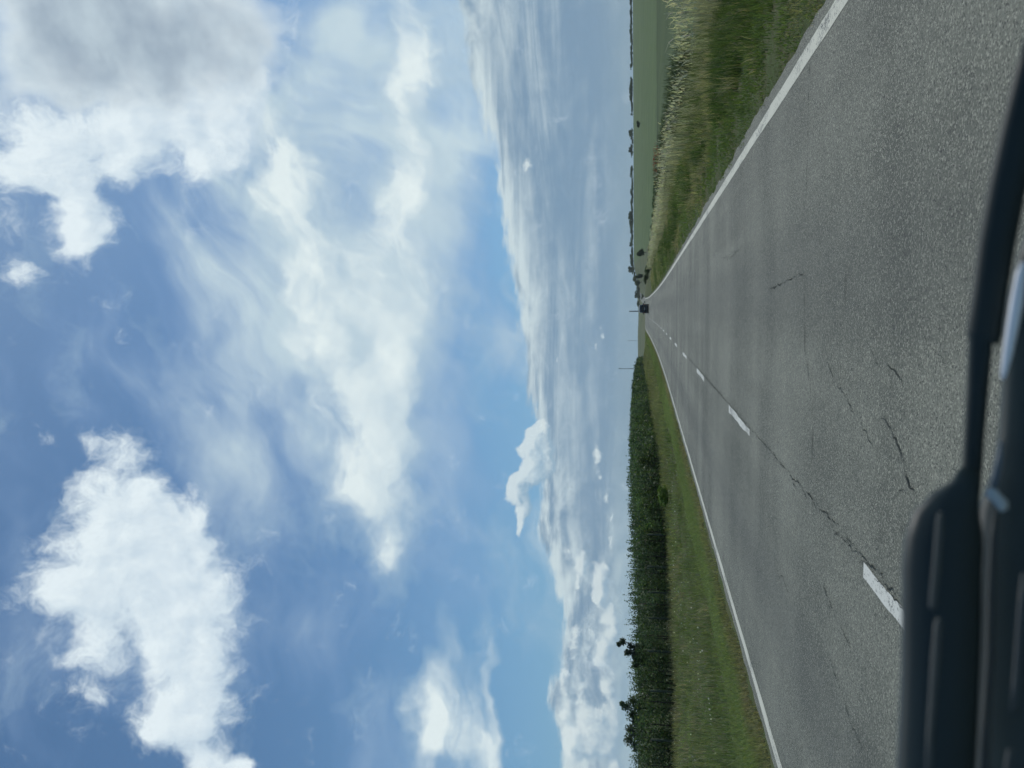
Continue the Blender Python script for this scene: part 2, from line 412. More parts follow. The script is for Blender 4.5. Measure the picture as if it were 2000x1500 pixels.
def mass_group(name, blobs, warps, fbm, grow=1.25, gain=1.5, fibres=None):
    """density of one family of clouds over (azimuth, elevation) in degrees: soft ellipses, their outline broken up by noise"""
    g = bpy.data.node_groups.new(name, 'ShaderNodeTree')
    g.interface.new_socket('P', in_out='INPUT', socket_type='NodeSocketVector')
    g.interface.new_socket('Mass', in_out='OUTPUT', socket_type='NodeSocketFloat')
    g.interface.new_socket('Density', in_out='OUTPUT', socket_type='NodeSocketFloat')
    N = Nodes(g)
    gi = N.new('NodeGroupInput')
    go = N.new('NodeGroupOutput')
    p = gi.outputs[0]
    q = p
    for (scale, amp, detail) in warps:
        c = N.noise(N.vec('ADD', p, (31.7, 12.3, 4.1)), scale, detail, 0.55, color=True, dim='2D')
        q = N.vec('ADD', q, N.vec('MULTIPLY', N.vec('SUBTRACT', c, (0.5, 0.5, 0.5)), (amp, amp, 0.0)))
    total = None
    for (az, el, ra, rb, tilt, w) in blobs:
        m = N.place(q, (az, el, 0), (0, 0, math.radians(tilt)), (ra * grow, rb * grow, 1), 'TEXTURE')
        t = N.new('ShaderNodeTexGradient', gradient_type='SPHERICAL')
        N.put(t.inputs[0], m)
        total = N.mul(t.outputs['Fac'], w * gain) if total is None else N.madd(t.outputs['Fac'], w * gain, total)
    total = N.math('MINIMUM', total, 1.6)
    d = total
    if fibres:
        f = N.split(N.vec('SUBTRACT', q, FAN + (0,)))
        rad = N.math('SQRT', N.add(N.mul(f[0], f[0]), N.mul(f[1], f[1])))
        fan = N.xyz(N.mul(N.math('ARCTAN2', f[0], N.mul(f[1], -1.0)), fibres[0]), N.mul(rad, fibres[1]), 0.0)
        d = N.add(d, N.mul(N.sub(N.noise(fan, 1.0, 6, 0.52, dim='2D'), 0.5), fibres[2]))
    for (stretch, scale, detail, rough, amp) in fbm:
        n = N.noise(N.vec('MULTIPLY', q, stretch), scale, detail, rough, dim='2D')
        d = N.add(d, N.mul(N.sub(n, 0.5), amp))
    N.put(go.inputs[0], total)
    N.put(go.inputs[1], d)
    return g


def build_sky():
    world = bpy.data.worlds.new('World')
    scene.world = world
    world.use_nodes = True
    tree = world.node_tree
    tree.nodes.clear()
    N = Nodes(tree)
    out = N.new('ShaderNodeOutputWorld')
    bg = N.new('ShaderNodeBackground')
    tree.links.new(bg.outputs[0], out.inputs[0])
    sky = N.new('ShaderNodeTexSky')
    sky.sky_type = 'NISHITA'
    sky.sun_disc = False
    sky.sun_elevation = math.radians(SUN_EL)
    sky.sun_rotation = math.radians(SUN_AZ)
    sky.altitude = 100
    sky.air_density = 1.0
    sky.dust_density = 0.6
    sky.ozone_density = 2.2
    k = SKY_STRENGTH
    base = N.mix(1.0, sky.outputs[0], SKY_TINT, 'MULTIPLY')

    tc = N.new('ShaderNodeTexCoord').outputs['Generated']
    s = N.split(tc)
    az = N.mul(N.math('ARCTAN2', s[0], s[1]), 57.29578)
    el = N.mul(N.math('ARCSINE', s[2]), 57.29578)
    p = N.xyz(az, el, 0.0)
    SUNWARD = (2.0, 2.2, 0.0)

    def grp(g, v):
        n = N.new('ShaderNodeGroup')
        n.node_tree = g
        N.put(n.inputs[0], v)
        return n.outputs

    def scaled(c, m=1.0):
        return tuple(x * m / k for x in c[:3]) + (1.0,)

    # bluer towards the zenith, milky towards the horizon
    col = N.mix(N.ramp01(el, 0.0, 24.0, 0.5, 0.0), base, scaled(srgb(104, 154, 198)))

    # high thin veil
    g = mass_group('cloud_veil', CLOUD_VEIL, [(0.08, 7.0, 2)], [((0.55, 1.5, 1), 0.16, 6, 0.55, 0.9), ((1.0, 1.2, 1), 0.05, 3, 0.5, 0.7)], 1.65, 0.74, (9.0, 0.08, 1.7))
    d = grp(g, p)[1]
    c = N.mix(N.ramp01(d, 0.2, 1.4, smooth=False), scaled(srgb(128, 160, 202)), scaled(srgb(200, 219, 227)))
    col = N.mix(N.mul(N.ramp01(d, 0.05, 1.5, smooth=False), 0.92), col, c)

    # soft bright banks
    g = mass_group('cloud_soft', CLOUD_SOFT, [(0.12, 5.0, 3), (0.5, 1.2, 4)], [((0.7, 1.4, 1), 0.2, 10, 0.66, 1.3)], 2.0, 0.74, (11.0, 0.09, 1.4))
    d = grp(g, p)[1]
    d2 = grp(g, N.vec('ADD', p, SUNWARD))[1]
    lit = N.math('MULTIPLY_ADD', N.sub(d, d2), 0.5, 0.62, clamp=True)
    thick = N.ramp01(d, 0.3, 1.5)
    c = N.mix(N.math('MULTIPLY', lit, thick), scaled(srgb(168, 194, 212)), scaled(srgb(228, 240, 241)))
    col = N.mix(N.mul(N.ramp01(d, 0.12, 1.35, smooth=False), 0.95), col, c)

    # layered stratus above the horizon
    fc = N.new('ShaderNodeFloatCurve')
    cv = fc.mapping
    pts = [((a + 60.0) / 120.0, e / 20.0) for a, e in STRATUS_TOP]
    pts = [(0.0, pts[0][1])] + pts + [(1.0, pts[-1][1])]
    crv = cv.curves[0]
    while len(crv.points) < len(pts):
        crv.points.new(0.5, 0.5)
    for q, (x, y) in zip(crv.points, pts):
        q.location = (x, y)
        q.handle_type = 'AUTO'
    cv.update()
    N.put(fc.inputs['Value'], N.madd(az, 1 / 120.0, 0.5))
    top = N.mul(fc.outputs[0], 20.0)
    wob = N.noise(N.vec('MULTIPLY', p, (0.35, 1.2, 1)), 0.9, 7, 0.6, dim='2D')
    wob2 = N.noise(N.vec('MULTIPLY', p, (0.12, 0.5, 1)), 0.8, 4, 0.5, dim='2D')
    edge = N.add(N.sub(top, el), N.add(N.mul(N.sub(wob, 0.5), 1.9), N.mul(N.sub(wob2, 0.5), 1.0)))
    streak = N.noise(N.vec('MULTIPLY', p, (0.05, 0.6, 1)), 0.9, 7, 0.58, 0.8, dim='2D')
    streak2 = N.noise(N.vec('MULTIPLY', N.vec('ADD', p, (40, 9, 0)), (0.22, 0.8, 1)), 0.5, 6, 0.6, 0.4, dim='2D')
    west = N.ramp01(az, -24.0, -8.0, 1.0, 0.0)
    rim = N.math('MULTIPLY', N.ramp01(edge, 0.1, 2.2, 1.0, 0.0), N.ramp01(streak2, 0.35, 0.6))
    bright = N.add(N.mul(N.add(N.mul(N.sub(streak, 0.5), 2.1), N.mul(N.sub(streak2, 0.5), 1.5)), N.ramp01(el, 1.0, 8.0, 0.55, 1.0)),
                   N.add(N.mul(rim, 0.9), N.add(N.mul(west, 0.4), N.ramp01(el, 1.5, 9.0, -0.05, 0.2))))
    puff = lambda v: N.noise(N.vec('MULTIPLY', v, (0.4, 0.75, 1)), 0.75, 8, 0.58, 0.3, dim='2D')
    relief = N.sub(puff(p), puff(N.vec('ADD', p, (0.45, 0.5, 0.0))))
    bright = N.add(bright, N.mul(relief, N.madd(west, 1.7, 0.65)))
    c = N.mix(N.ramp01(bright, -0.3, 1.4), scaled(srgb(124, 152, 177)), scaled(srgb(202, 218, 223)))
    low = N.ramp01(el, 0.8, 3.6, 0.75, 0.0)
    c = N.mix(low, c, N.mix(west, scaled(srgb(134, 162, 180)), scaled(srgb(160, 188, 203))))
    cover = N.ramp01(edge, -0.1, 0.55)
    col = N.mix(N.mul(cover, 0.96), col, c)

    # small heaped clouds low over the plain
    g = mass_group('cloud_heaps', CLOUD_TINY, [(0.9, 0.7, 3)], [((1.0, 1.15, 1), 1.1, 6, 0.62, 1.35)])
    d = grp(g, p)[1]
    d2 = grp(g, N.vec('ADD', p, (0.3, 0.5, 0.0)))[1]
    lit = N.math('MULTIPLY_ADD', N.sub(d, d2), 0.9, 0.5, clamp=True)
    c = N.mix(lit, scaled(srgb(150, 178, 198)), scaled(srgb(214, 227, 230)))
    col = N.mix(N.mul(N.ramp01(d, 0.35, 0.95), 0.85), col, c)

    # heaped clouds; the great one overhead has a grey belly and a white fringe
    g = mass_group('cloud_belly', CLOUD_GREY, [(0.1, 6.0, 3), (0.4, 1.0, 3)], [((1, 1, 1), 0.12, 6, 0.55, 0.9)], 1.6, 0.5)
    belly = grp(g, p)[1]
    gs = N.noise(N.vec('MULTIPLY', N.vec('ADD', p, (3, 3, 0)), (0.8, 1.2, 1)), 0.16, 5, 0.55, dim='2D')
    grey = N.mix(N.ramp01(gs, 0.33, 0.7), scaled(srgb(146, 164, 182)), scaled(srgb(184, 201, 212)))
    g = mass_group('cloud_heap', CLOUD_CRISP, [(0.14, 3.6, 3), (0.5, 1.4, 4)], [((1, 1.1, 1), 0.36, 11, 0.67, 2.1)], 1.5, 1.12)
    d = grp(g, p)[1]
    d2 = grp(g, N.vec('ADD', p, (0.8, 1.0, 0.0)))[1]
    lit = N.math('MULTIPLY_ADD', N.sub(d, d2), 0.5, 0.7, clamp=True)
    c = N.mix(lit, scaled(srgb(180, 202, 220)), scaled(srgb(230, 242, 247)))
    c = N.mix(N.mul(N.ramp01(belly, 0.3, 1.7), 0.93), c, grey)
    cover = N.math('MAXIMUM', N.mul(N.ramp01(d, 0.16, 1.35), 0.96), N.ramp01(belly, 0.35, 1.0))
    col = N.mix(cover, col, c)

    # below the horizon: dull ground light
    col = N.mix(N.ramp01(el, -2.0, -0.3, 1.0, 0.0), col, scaled(srgb(105, 125, 115)))
    N.put(bg.inputs['Color'], col)
    bg.inputs['Strength'].default_value = k
    world.cycles.sampling_method = 'MANUAL'
    world.cycles.sample_map_resolution = 512


def build_camera():
    pitch, yaw = 9.9077, -5.4769      # the telephone was held on its side and pitched up a little
    h = Vector((math.sin(math.radians(yaw)), math.cos(math.radians(yaw)), 0))
    r = Vector((h.y, -h.x, 0))
    cp, sp = math.cos(math.radians(pitch)), math.sin(math.radians(pitch))
    f = h * cp + Vector((0, 0, sp))
    u = Vector((0, 0, cp)) - h * sp
    cam = bpy.data.cameras.new('camera')
    o = bpy.data.objects.new('camera', cam)
    scene.collection.objects.link(o)
    m = Matrix((-u, r, -f)).transposed().to_4x4()
    m.translation = EYE
    o.matrix_world = m
    cam.sensor_width = 36.0
    cam.lens = 27.0
    cam.clip_start, cam.clip_end = 0.05, 20000
    cam.dof.use_dof = True
    cam.dof.focus_distance = 9.0
    cam.dof.aperture_fstop = 3.6
    scene.camera = o
    vs = scene.view_settings
    vs.view_transform, vs.look, vs.exposure, vs.gamma = 'Standard', 'None', 0.0, 1.0


def render_settings():
    c = scene.cycles
    c.use_adaptive_sampling = True
    c.adaptive_threshold = 0.02
    c.adaptive_min_samples = 12
    c.use_denoising = True
    c.max_bounces, c.diffuse_bounces, c.glossy_bounces, c.transparent_max_bounces = 6, 3, 3, 8


def build_sun():
    s = bpy.data.lights.new('sun', 'SUN')
    s.energy, s.angle, s.color = 2.4, math.radians(0.55), (1.0, 0.955, 0.89)
    o = bpy.data.objects.new('sun', s)
    scene.collection.objects.link(o)
    a, e = math.radians(SUN_AZ), math.radians(SUN_EL)
    d = Vector((math.sin(a) * math.cos(e), math.cos(a) * math.cos(e), math.sin(e)))
    o.rotation_euler = d.to_track_quat('Z', 'Y').to_euler()
    o.location = (40, 40, 60)


rng = np.random.default_rng(11)


def link(name, data=None, parent=None):
    o = bpy.data.objects.new(name, data)
    scene.collection.objects.link(o)
    o.parent = parent
    return o


def tag(o, label=None, category=None, group=None, kind=None):
    for k, v in (('label', label), ('category', category), ('group', group), ('kind', kind)):
        if v:
            o[k] = v
    return o


def thing(name, loc, label, category, group=None, rz=0.0):
    o = link(name)
    o.location = loc
    o.rotation_euler[2] = rz
    return tag(o, label, category, group)


def mesh_data(name, V, faces, mat=None, tint=None, smooth=False):
    """V: n x 3; faces: list of index arrays (k x 3 or k x 4)"""
    V = np.asarray(V, dtype=np.float32)
    faces = [np.asarray(f, dtype=np.int32) for f in faces if len(f)]
    me = bpy.data.meshes.new(name)
    me.vertices.add(len(V))
    me.vertices.foreach_set('co', V.ravel())
    loops = np.concatenate([f.ravel() for f in faces])
    sizes = np.concatenate([np.full(len(f), f.shape[1], np.int32) for f in faces])
    starts = np.concatenate([[0], np.cumsum(sizes)[:-1]]).astype(np.int32)
    me.loops.add(len(loops))
    me.loops.foreach_set('vertex_index', loops)
    me.polygons.add(len(sizes))
    me.polygons.foreach_set('loop_start', starts)
    if smooth:
        me.polygons.foreach_set('use_smooth', np.ones(len(sizes), bool))
    if tint is not None:
        a = me.attributes.new('tint', 'FLOAT_COLOR', 'POINT')
        c = np.ones((len(V), 4), np.float32)
        c[:, :3] = tint
        a.data.foreach_set('color', c.ravel())
    me.update(calc_edges=True)
    me.validate()
    if mat:
        me.materials.append(mat)
    return me


def obj(name, V, faces, mat, parent=None, tint=None, smooth=False):
    return link(name, mesh_data(name, V, faces, mat, tint, smooth), parent)


class Build:
    """collects simple solids into one mesh"""
    def __init__(self):
        self.V, self.Q, self.T, self.n = [], [], [], 0

    def _push(self, V, Q=(), T=()):
        self.V.append(np.asarray(V, float))
        if len(Q):
            self.Q.append(np.asarray(Q) + self.n)
        if len(T):
            self.T.append(np.asarray(T) + self.n)
        self.n += len(V)
        return self

    def box(self, c, s, bev=0.0):
        """box with chamfered vertical profile"""
        x, y, z = (np.asarray(s, float) / 2)
        b = min(bev, 0.45 * min(x, y, z) * 2)
        rings = []
        for (zz, k) in ((-z, b), (-z + b, 0), (z - b, 0), (z, b)) if b else ((-z, 0), (z, 0)):
            X, Y = x - k, y - k
            cc = b if b else 0.0
            if b:
                pts = [(-X + cc, -Y), (X - cc, -Y), (X, -Y + cc), (X, Y - cc), (X - cc, Y), (-X + cc, Y), (-X, Y - cc), (-X, -Y + cc)]
            else:
                pts = [(-X, -Y), (X, -Y), (X, Y), (-X, Y)]
            rings.append([(c[0] + p[0], c[1] + p[1], c[2] + zz) for p in pts])
        return self.loft(rings)

    def loft(self, rings, cap=True):
        m = len(rings[0])
        V = np.array(rings, float).reshape(-1, 3)
        Q = []
        for i in range(len(rings) - 1):
            for j in range(m):
                a, b = i * m + j, i * m + (j + 1) % m
                Q.append((a, b, b + m, a + m))
        T = []
        if cap:
            V = np.vstack([V, V[:m].mean(0), V[-m:].mean(0)])
            k = len(rings) * m
            for j in range(m):
                T.append((k, (j + 1) % m, j))
                T.append((k + 1, (len(rings) - 1) * m + j, (len(rings) - 1) * m + (j + 1) % m))
        return self._push(V, Q, T)

    def tube(self, pts, radii, seg=8):
        pts = [Vector(p) for p in pts]
        rings = []
        for i, p in enumerate(pts):
            d = (pts[min(i + 1, len(pts) - 1)] - pts[max(i - 1, 0)]).normalized()
            ref = Vector((0, 0, 1)) if abs(d.z) < 0.9 else Vector((1, 0, 0))
            a = d.cross(ref).normalized()
            b = a.cross(d).normalized()
            rings.append([tuple(p + (a * math.cos(t) + b * math.sin(t)) * radii[i]) for t in [k * 2 * math.pi / seg for k in range(seg)]])
        return self.loft(rings)

    def make(self, name, mat, parent=None, smooth=False, tint=None):
        return obj(name, np.vstack(self.V), ([np.vstack(self.Q)] if self.Q else []) + ([np.vstack(self.T)] if self.T else []), mat, parent, tint, smooth)


# ---------------------------------------------------------------- plants as many small faces
def leaf_quads(P, size, col, jitter=0.25, up=0.0, long=1.6, r=rng):
    """one folded rhombic leaf per point"""
    n = len(P)
    size = np.broadcast_to(size, (n,)) * r.uniform(0.7, 1.35, n)
    a = r.normal(size=(n, 3))
    a[:, 2] = a[:, 2] * 0.7 + up
    a /= np.linalg.norm(a, axis=1)[:, None]
    b = np.cross(a, r.normal(size=(n, 3)))
    b /= np.linalg.norm(b, axis=1)[:, None] + 1e-9
    s = size[:, None]
    V = np.stack([P - a * s * long * 0.5, P + b * s * 0.5, P + a * s * long * 0.5, P - b * s * 0.5], axis=1).reshape(-1, 3)
    Q = np.arange(4 * n).reshape(n, 4)
    c = np.asarray(col, float)
    c = np.broadcast_to(c, (n, 3)) * r.uniform(1 - jitter, 1 + jitter, (n, 1)) * r.uniform(0.94, 1.06, (n, 3))
    return V, Q, np.repeat(c, 4, axis=0)


def blades(P, h, w, col, lean=0.35, segs=3, jitter=0.2, r=rng):
    """bent tapering grass blades"""
    n = len(P)
    h = np.broadcast_to(h, (n,)) * r.uniform(0.6, 1.25, n)
    w = np.broadcast_to(w, (n,)) * r.uniform(0.7, 1.3, n)
    t = r.uniform(0, 2 * np.pi, n)
    side = np.stack([np.cos(t), np.sin(t), np.zeros(n)], 1)
    bend = np.stack([-np.sin(t), np.cos(t), np.zeros(n)], 1) * (r.normal(0, lean, n) * h)[:, None]
    rows = []
    for k in range(segs + 1):
        f = k / segs
        c = P + bend * (f * f)
        c = c + np.array([0, 0, 1.0]) * (h * (f - 0.18 * f * f))[:, None]
        ww = (w * (1 - 0.85 * f))[:, None] * 0.5
        rows += [c - side * ww, c + side * ww]
    V = np.stack(rows, 1).reshape(-1, 3)
    m = 2 * (segs + 1)
    base = (np.arange(n) * m)[:, None]
    Q = np.concatenate([base + np.array([[2 * k, 2 * k + 1, 2 * k + 3, 2 * k + 2]]) for k in range(segs)])
    c = np.asarray(col, float)
    c = np.broadcast_to(c, (n, 3)) * r.uniform(1 - jitter, 1 + jitter, (n, 1)) * r.uniform(0.93, 1.07, (n, 3))
    return V, Q, np.repeat(c, m, axis=0)


def join(parts):
    V, Q, C, n = [], [], [], 0
    for v, q, c in parts:
        V.append(v); Q.append(q + n); C.append(c); n += len(v)
    return np.vstack(V), [np.vstack(Q)], np.vstack(C)


def vnoise(x, y, scale, seed=0):
    """smooth value noise 0..1, for patchiness"""
    x = np.asarray(x, float) / scale + 1000.0
    y = np.asarray(y, float) / scale + 1000.0
    xi, yi = np.floor(x).astype(np.int64), np.floor(y).astype(np.int64)
    fx, fy = x - xi, y - yi
    fx, fy = fx * fx * (3 - 2 * fx), fy * fy * (3 - 2 * fy)

    def hsh(a, b):
        n = (a * 374761393 + b * 668265263 + seed * 974711) & 0x7fffffff
        n = ((n ^ (n >> 13)) * 1274126177) & 0x7fffffff
        return ((n ^ (n >> 16)) & 0xffff) / 65535.0
    return (hsh(xi, yi) * (1 - fx) + hsh(xi + 1, yi) * fx) * (1 - fy) + (hsh(xi, yi + 1) * (1 - fx) + hsh(xi + 1, yi + 1) * fx) * fy


def fnoise(x, y, scale, seed=0):
    return 0.55 * vnoise(x, y, scale, seed) + 0.3 * vnoise(x, y, scale / 2.1, seed + 1) + 0.15 * vnoise(x, y, scale / 4.3, seed + 2)


# ---------------------------------------------------------------- materials
def material(name, build):
    m = bpy.data.materials.new(name)
    m.use_nodes = True
    t = m.node_tree
    t.nodes.clear()
    N = Nodes(t)
    out = N.new('ShaderNodeOutputMaterial')
    t.links.new(build(N), out.inputs['Surface'])
    return m


def principled(N, color, rough=0.8, spec=0.3, metal=0.0, bump=None, coat=0.0):
    b = N.new('ShaderNodeBsdfPrincipled')
    N.put(b.inputs['Base Color'], color)
    N.put(b.inputs['Roughness'], rough)
    N.put(b.inputs['Specular IOR Level'], spec)
    N.put(b.inputs['Metallic'], metal)
    N.put(b.inputs['Coat Weight'], coat)
    if bump:
        n = N.new('ShaderNodeBump')
        N.put(n.inputs['Strength'], bump[1])
        N.put(n.inputs['Distance'], bump[2])
        N.put(n.inputs['Height'], bump[0])
        N.t.links.new(n.outputs[0], b.inputs['Normal'])
    return b.outputs[0]


def pos(N):
    return N.new('ShaderNodeNewGeometry').outputs['Position']


def plain(name, rgb, rough=0.6, spec=0.4, metal=0.0, vary=0.12, scale=6.0, coat=0.0):
    def f(N):
        v = N.new('ShaderNodeTexCoord').outputs['Object']
        n = N.noise(v, scale, 4)
        c = N.mix(n, tuple(x * (1 - vary) for x in rgb) + (1,), tuple(min(1, x * (1 + vary)) for x in rgb) + (1,))
        return principled(N, c, rough, spec, metal, None, coat)
    return material(name, f)


def foliage(name, trans=0.35, rough=0.65):
    def f(N):
        a = N.new('ShaderNodeAttribute', attribute_name='tint').outputs['Color']
        n = N.noise(pos(N), 3.0, 3)
        c = N.mix(1.0, a, N.mix(n, (0.8, 0.82, 0.8, 1), (1.2, 1.18, 1.2, 1)), 'MULTIPLY')
        p = principled(N, c, rough, 0.25)
        tr = N.new('ShaderNodeBsdfTranslucent')
        N.put(tr.inputs['Color'], N.mix(1.0, c, (1.15, 1.25, 0.7, 1), 'MULTIPLY'))
        m = N.new('ShaderNodeMixShader')
        m.inputs[0].default_value = trans
        N.t.links.new(p, m.inputs[1])
        N.t.links.new(tr.outputs[0], m.inputs[2])
        return m.outputs[0]
    return material(name, f)


# ---------------------------------------------------------------- the lie of the land (metres; the road runs along +Y)
ROAD_Z = ([-60, 60, 90, 116, 159, 200, 240, 300, 450, 650, 700, 1000, 1150, 1400, 2500, 9000],
          [0, 0, .13, .38, .9, 1.72, 1.8, 1.5, .3, 2.75, 3.6, 10.8, 15.2, 15, 6, 0])
ROAD_X = ([-60, 170, 250, 400, 650, 1000, 1150, 1400, 9000], [0, 0, .9, 3.2, 7.4, 20.5, 31, 52, 900])
LEFT_Z = ([-60, 20, 42, 46, 52, 62, 85, 116, 170, 200, 300, 450, 650, 800, 1000, 1500, 2500, 9000],
          [-.25, -.4, -.43, -.25, 0, .34, .8, 1.27, 1.75, 2.2, 1.4, 1.0, 5.2, 9.9, 11.5, 10, 4, 0])
RIGHT_Z = ([-60, 40, 150, 220, 300, 400, 500, 700, 900, 1000, 1300, 2500, 9000],
           [-.55, -.6, -.5, -.2, .7, 2.6, 5.0, 10.5, 15.6, 16.5, 14, 4, 0])
EDGE_L, LINE_L, LINE_C, LINE_R, EDGE_R = -5.46, -5.2, -1.815, 2.37, 2.62


def sstep(a, b, x):
    t = np.clip((x - a) / (b - a), 0, 1)
    return t * t * (3 - 2 * t)


def smooth_interp(y, tab):
    xs, zs = tab
    y = np.asarray(y, float)
    w = 6 + 0.05 * np.abs(y)
    return sum(np.interp(y + k * w, xs, zs) for k in (-1, -.5, 0, .5, 1)) / 5


def road_z(y):
    return smooth_interp(y, ROAD_Z)


def road_x(y):
    return smooth_interp(y, ROAD_X)


def ground_z(x, y):
    x = np.asarray(x, float)
    y = np.asarray(y, float)
    xr = x - road_x(y)
    zr = road_z(y) - 0.02
    d = np.hypot(x, y)
    zl = smooth_interp(y, LEFT_Z)
    zrt = smooth_interp(np.where(y > 0, d * 0.8 + y * 0.2, y), RIGHT_Z)
    s = 1 + np.maximum(y, 0) / 150
    left = sstep(EDGE_L - .1, EDGE_L - .1 - 5 * s, xr)
    right = sstep(EDGE_R + 1.6, EDGE_R + 1.6 + 4.5 * s, xr)
    z = zr * (1 - left) * (1 - right) + zl * left + zrt * right * (1 - left)
    bank = 0.05 * (sstep(EDGE_R + .05, EDGE_R + .5, xr) + sstep(EDGE_L - .05, EDGE_L - .5, xr))
    z = z + bank
    z = z + (fnoise(x, y, 7, 3) - .5) * .22 * sstep(.3, 3, np.maximum(xr - EDGE_R, EDGE_L - xr))
    inside = (xr > EDGE_L + .12) & (xr < EDGE_R - .12)
    return np.where(inside, zr - 0.06 - 0.0006 * np.maximum(y, 0), z)


def build_land():
    ys = np.concatenate([np.arange(-40, 60, .8), np.arange(60, 220, 2.5), np.arange(220, 1300, 14), np.geomspace(1300, 2600, 14)])
    a = np.concatenate([np.arange(0, 1.2, .3), np.arange(1.2, 30, .8), np.arange(30, 140, 4), np.arange(140, 1000, 25), np.geomspace(1000, 2500, 10)])
    xs = np.concatenate([-(a[::-1]) + EDGE_L - .02, np.linspace(EDGE_L + .14, EDGE_R - .14, 6), a + EDGE_R + .02])
    X, Y = np.meshgrid(xs, ys)
    X = X + road_x(Y) * np.exp(-np.abs(X) / 400)
    Z = ground_z(X, Y)
    n, m = X.shape
    V = np.stack([X, Y, Z], -1).reshape(-1, 3)
    i = (np.arange(n - 1)[:, None] * m + np.arange(m - 1)[None]).ravel()
    Q = np.stack([i, i + 1, i + m + 1, i + m], 1)

    def mat(N):
        p = pos(N)
        s = N.split(p)
        big = N.noise(p, 0.05, 5, 0.6)
        mid = N.noise(p, 0.6, 5, 0.6)
        fine = N.noise(p, 9.0, 5, 0.7)
        verge = N.mix(N.ramp01(mid, .35, .65), (.06, .078, .03, 1), (.105, .098, .055, 1))
        verge = N.mix(N.ramp01(fine, .4, .7), verge, (.075, .11, .04, 1))
        # sown field: rows run away from the road, two sowings with a track between them
        rows = N.noise(N.vec('MULTIPLY', p, (0.25, 0.02, 0.1)), 1.0, 4, 0.6)
        tram = N.noise(N.vec('MULTIPLY', p, (0.002, 0.05, 0.1)), 1.0, 4, 0.65)
        near = N.mix(N.ramp01(rows, .35, .65), (.062, .092, .042, 1), (.082, .115, .052, 1))
        far = N.mix(N.ramp01(N.add(N.mul(rows, .5), N.mul(tram, .6)), .42, .7), (.078, .118, .05, 1), (.106, .15, .066, 1))
        far = N.mix(N.ramp01(tram, .62, .7), far, (.105, .135, .075, 1))
        wheel = N.math('PINGPONG', N.add(N.madd(s[1], .35, s[0]), N.mul(mid, 1.0)), 12.0)
        far = N.mix(N.mul(N.ramp01(wheel, .5, 1.3, 1, 0), .55), far, (.06, .085, .045, 1))
        yline = N.add(s[1], N.mul(s[0], -.12))
        field = N.mix(N.ramp01(yline, 138, 142), near, far)
        track = N.mul(N.ramp01(yline, 132, 137), N.ramp01(yline, 141, 146, 1, 0))
        field = N.mix(N.mul(track, .8), field, (.035, .05, .025, 1))
        edge = N.add(N.mul(mid, 3.0), N.math('MAXIMUM', N.mul(s[1], .045), 0.0))
        isf = N.ramp01(N.sub(s[0], edge), 8.6, 9.6)
        dry = N.mix(N.ramp01(big, .35, .6), (.075, .105, .05, 1), (.115, .125, .07, 1))
        verge = N.mix(N.ramp01(s[1], 150, 260), verge, dry)
        c = N.mix(isf, verge, field)
        return principled(N, c, .95, .1, 0, (fine, .5, .05))
    g = obj('ground', V, [Q], material('ground', mat), smooth=True)
    tag(g, 'green ground with grassy road verges and a wide sown field', 'ground', kind='structure')
    return g


def strip(xa, xb, ys, dz, jit=0.0, seed=0):
    """a ribbon that follows the road between two offsets"""
    ys = np.asarray(ys, float)
    c, z = road_x(ys), road_z(ys)
    ja = (.6 * vnoise(ys, ys * 0, .9, seed) + .4 * vnoise(ys, ys * 0, .22, seed + 9) - .5) * jit if jit else 0
    jb = (.6 * vnoise(ys, ys * 0, .9, seed + 5) + .4 * vnoise(ys, ys * 0, .25, seed + 8) - .5) * jit if jit else 0
    n = 2 if xb - xa < 1 else 14
    V = np.stack([np.stack([c + (xa + ja) * (1 - f) + (xb + jb) * f, ys, z + dz], 1) for f in np.linspace(0, 1, n)], 1).reshape(-1, 3)
    m = len(ys)
    i = (np.arange(m - 1)[:, None] * n + np.arange(n - 1)[None]).ravel()
    return V, np.stack([i, i + 1, i + n + 1, i + n], 1)


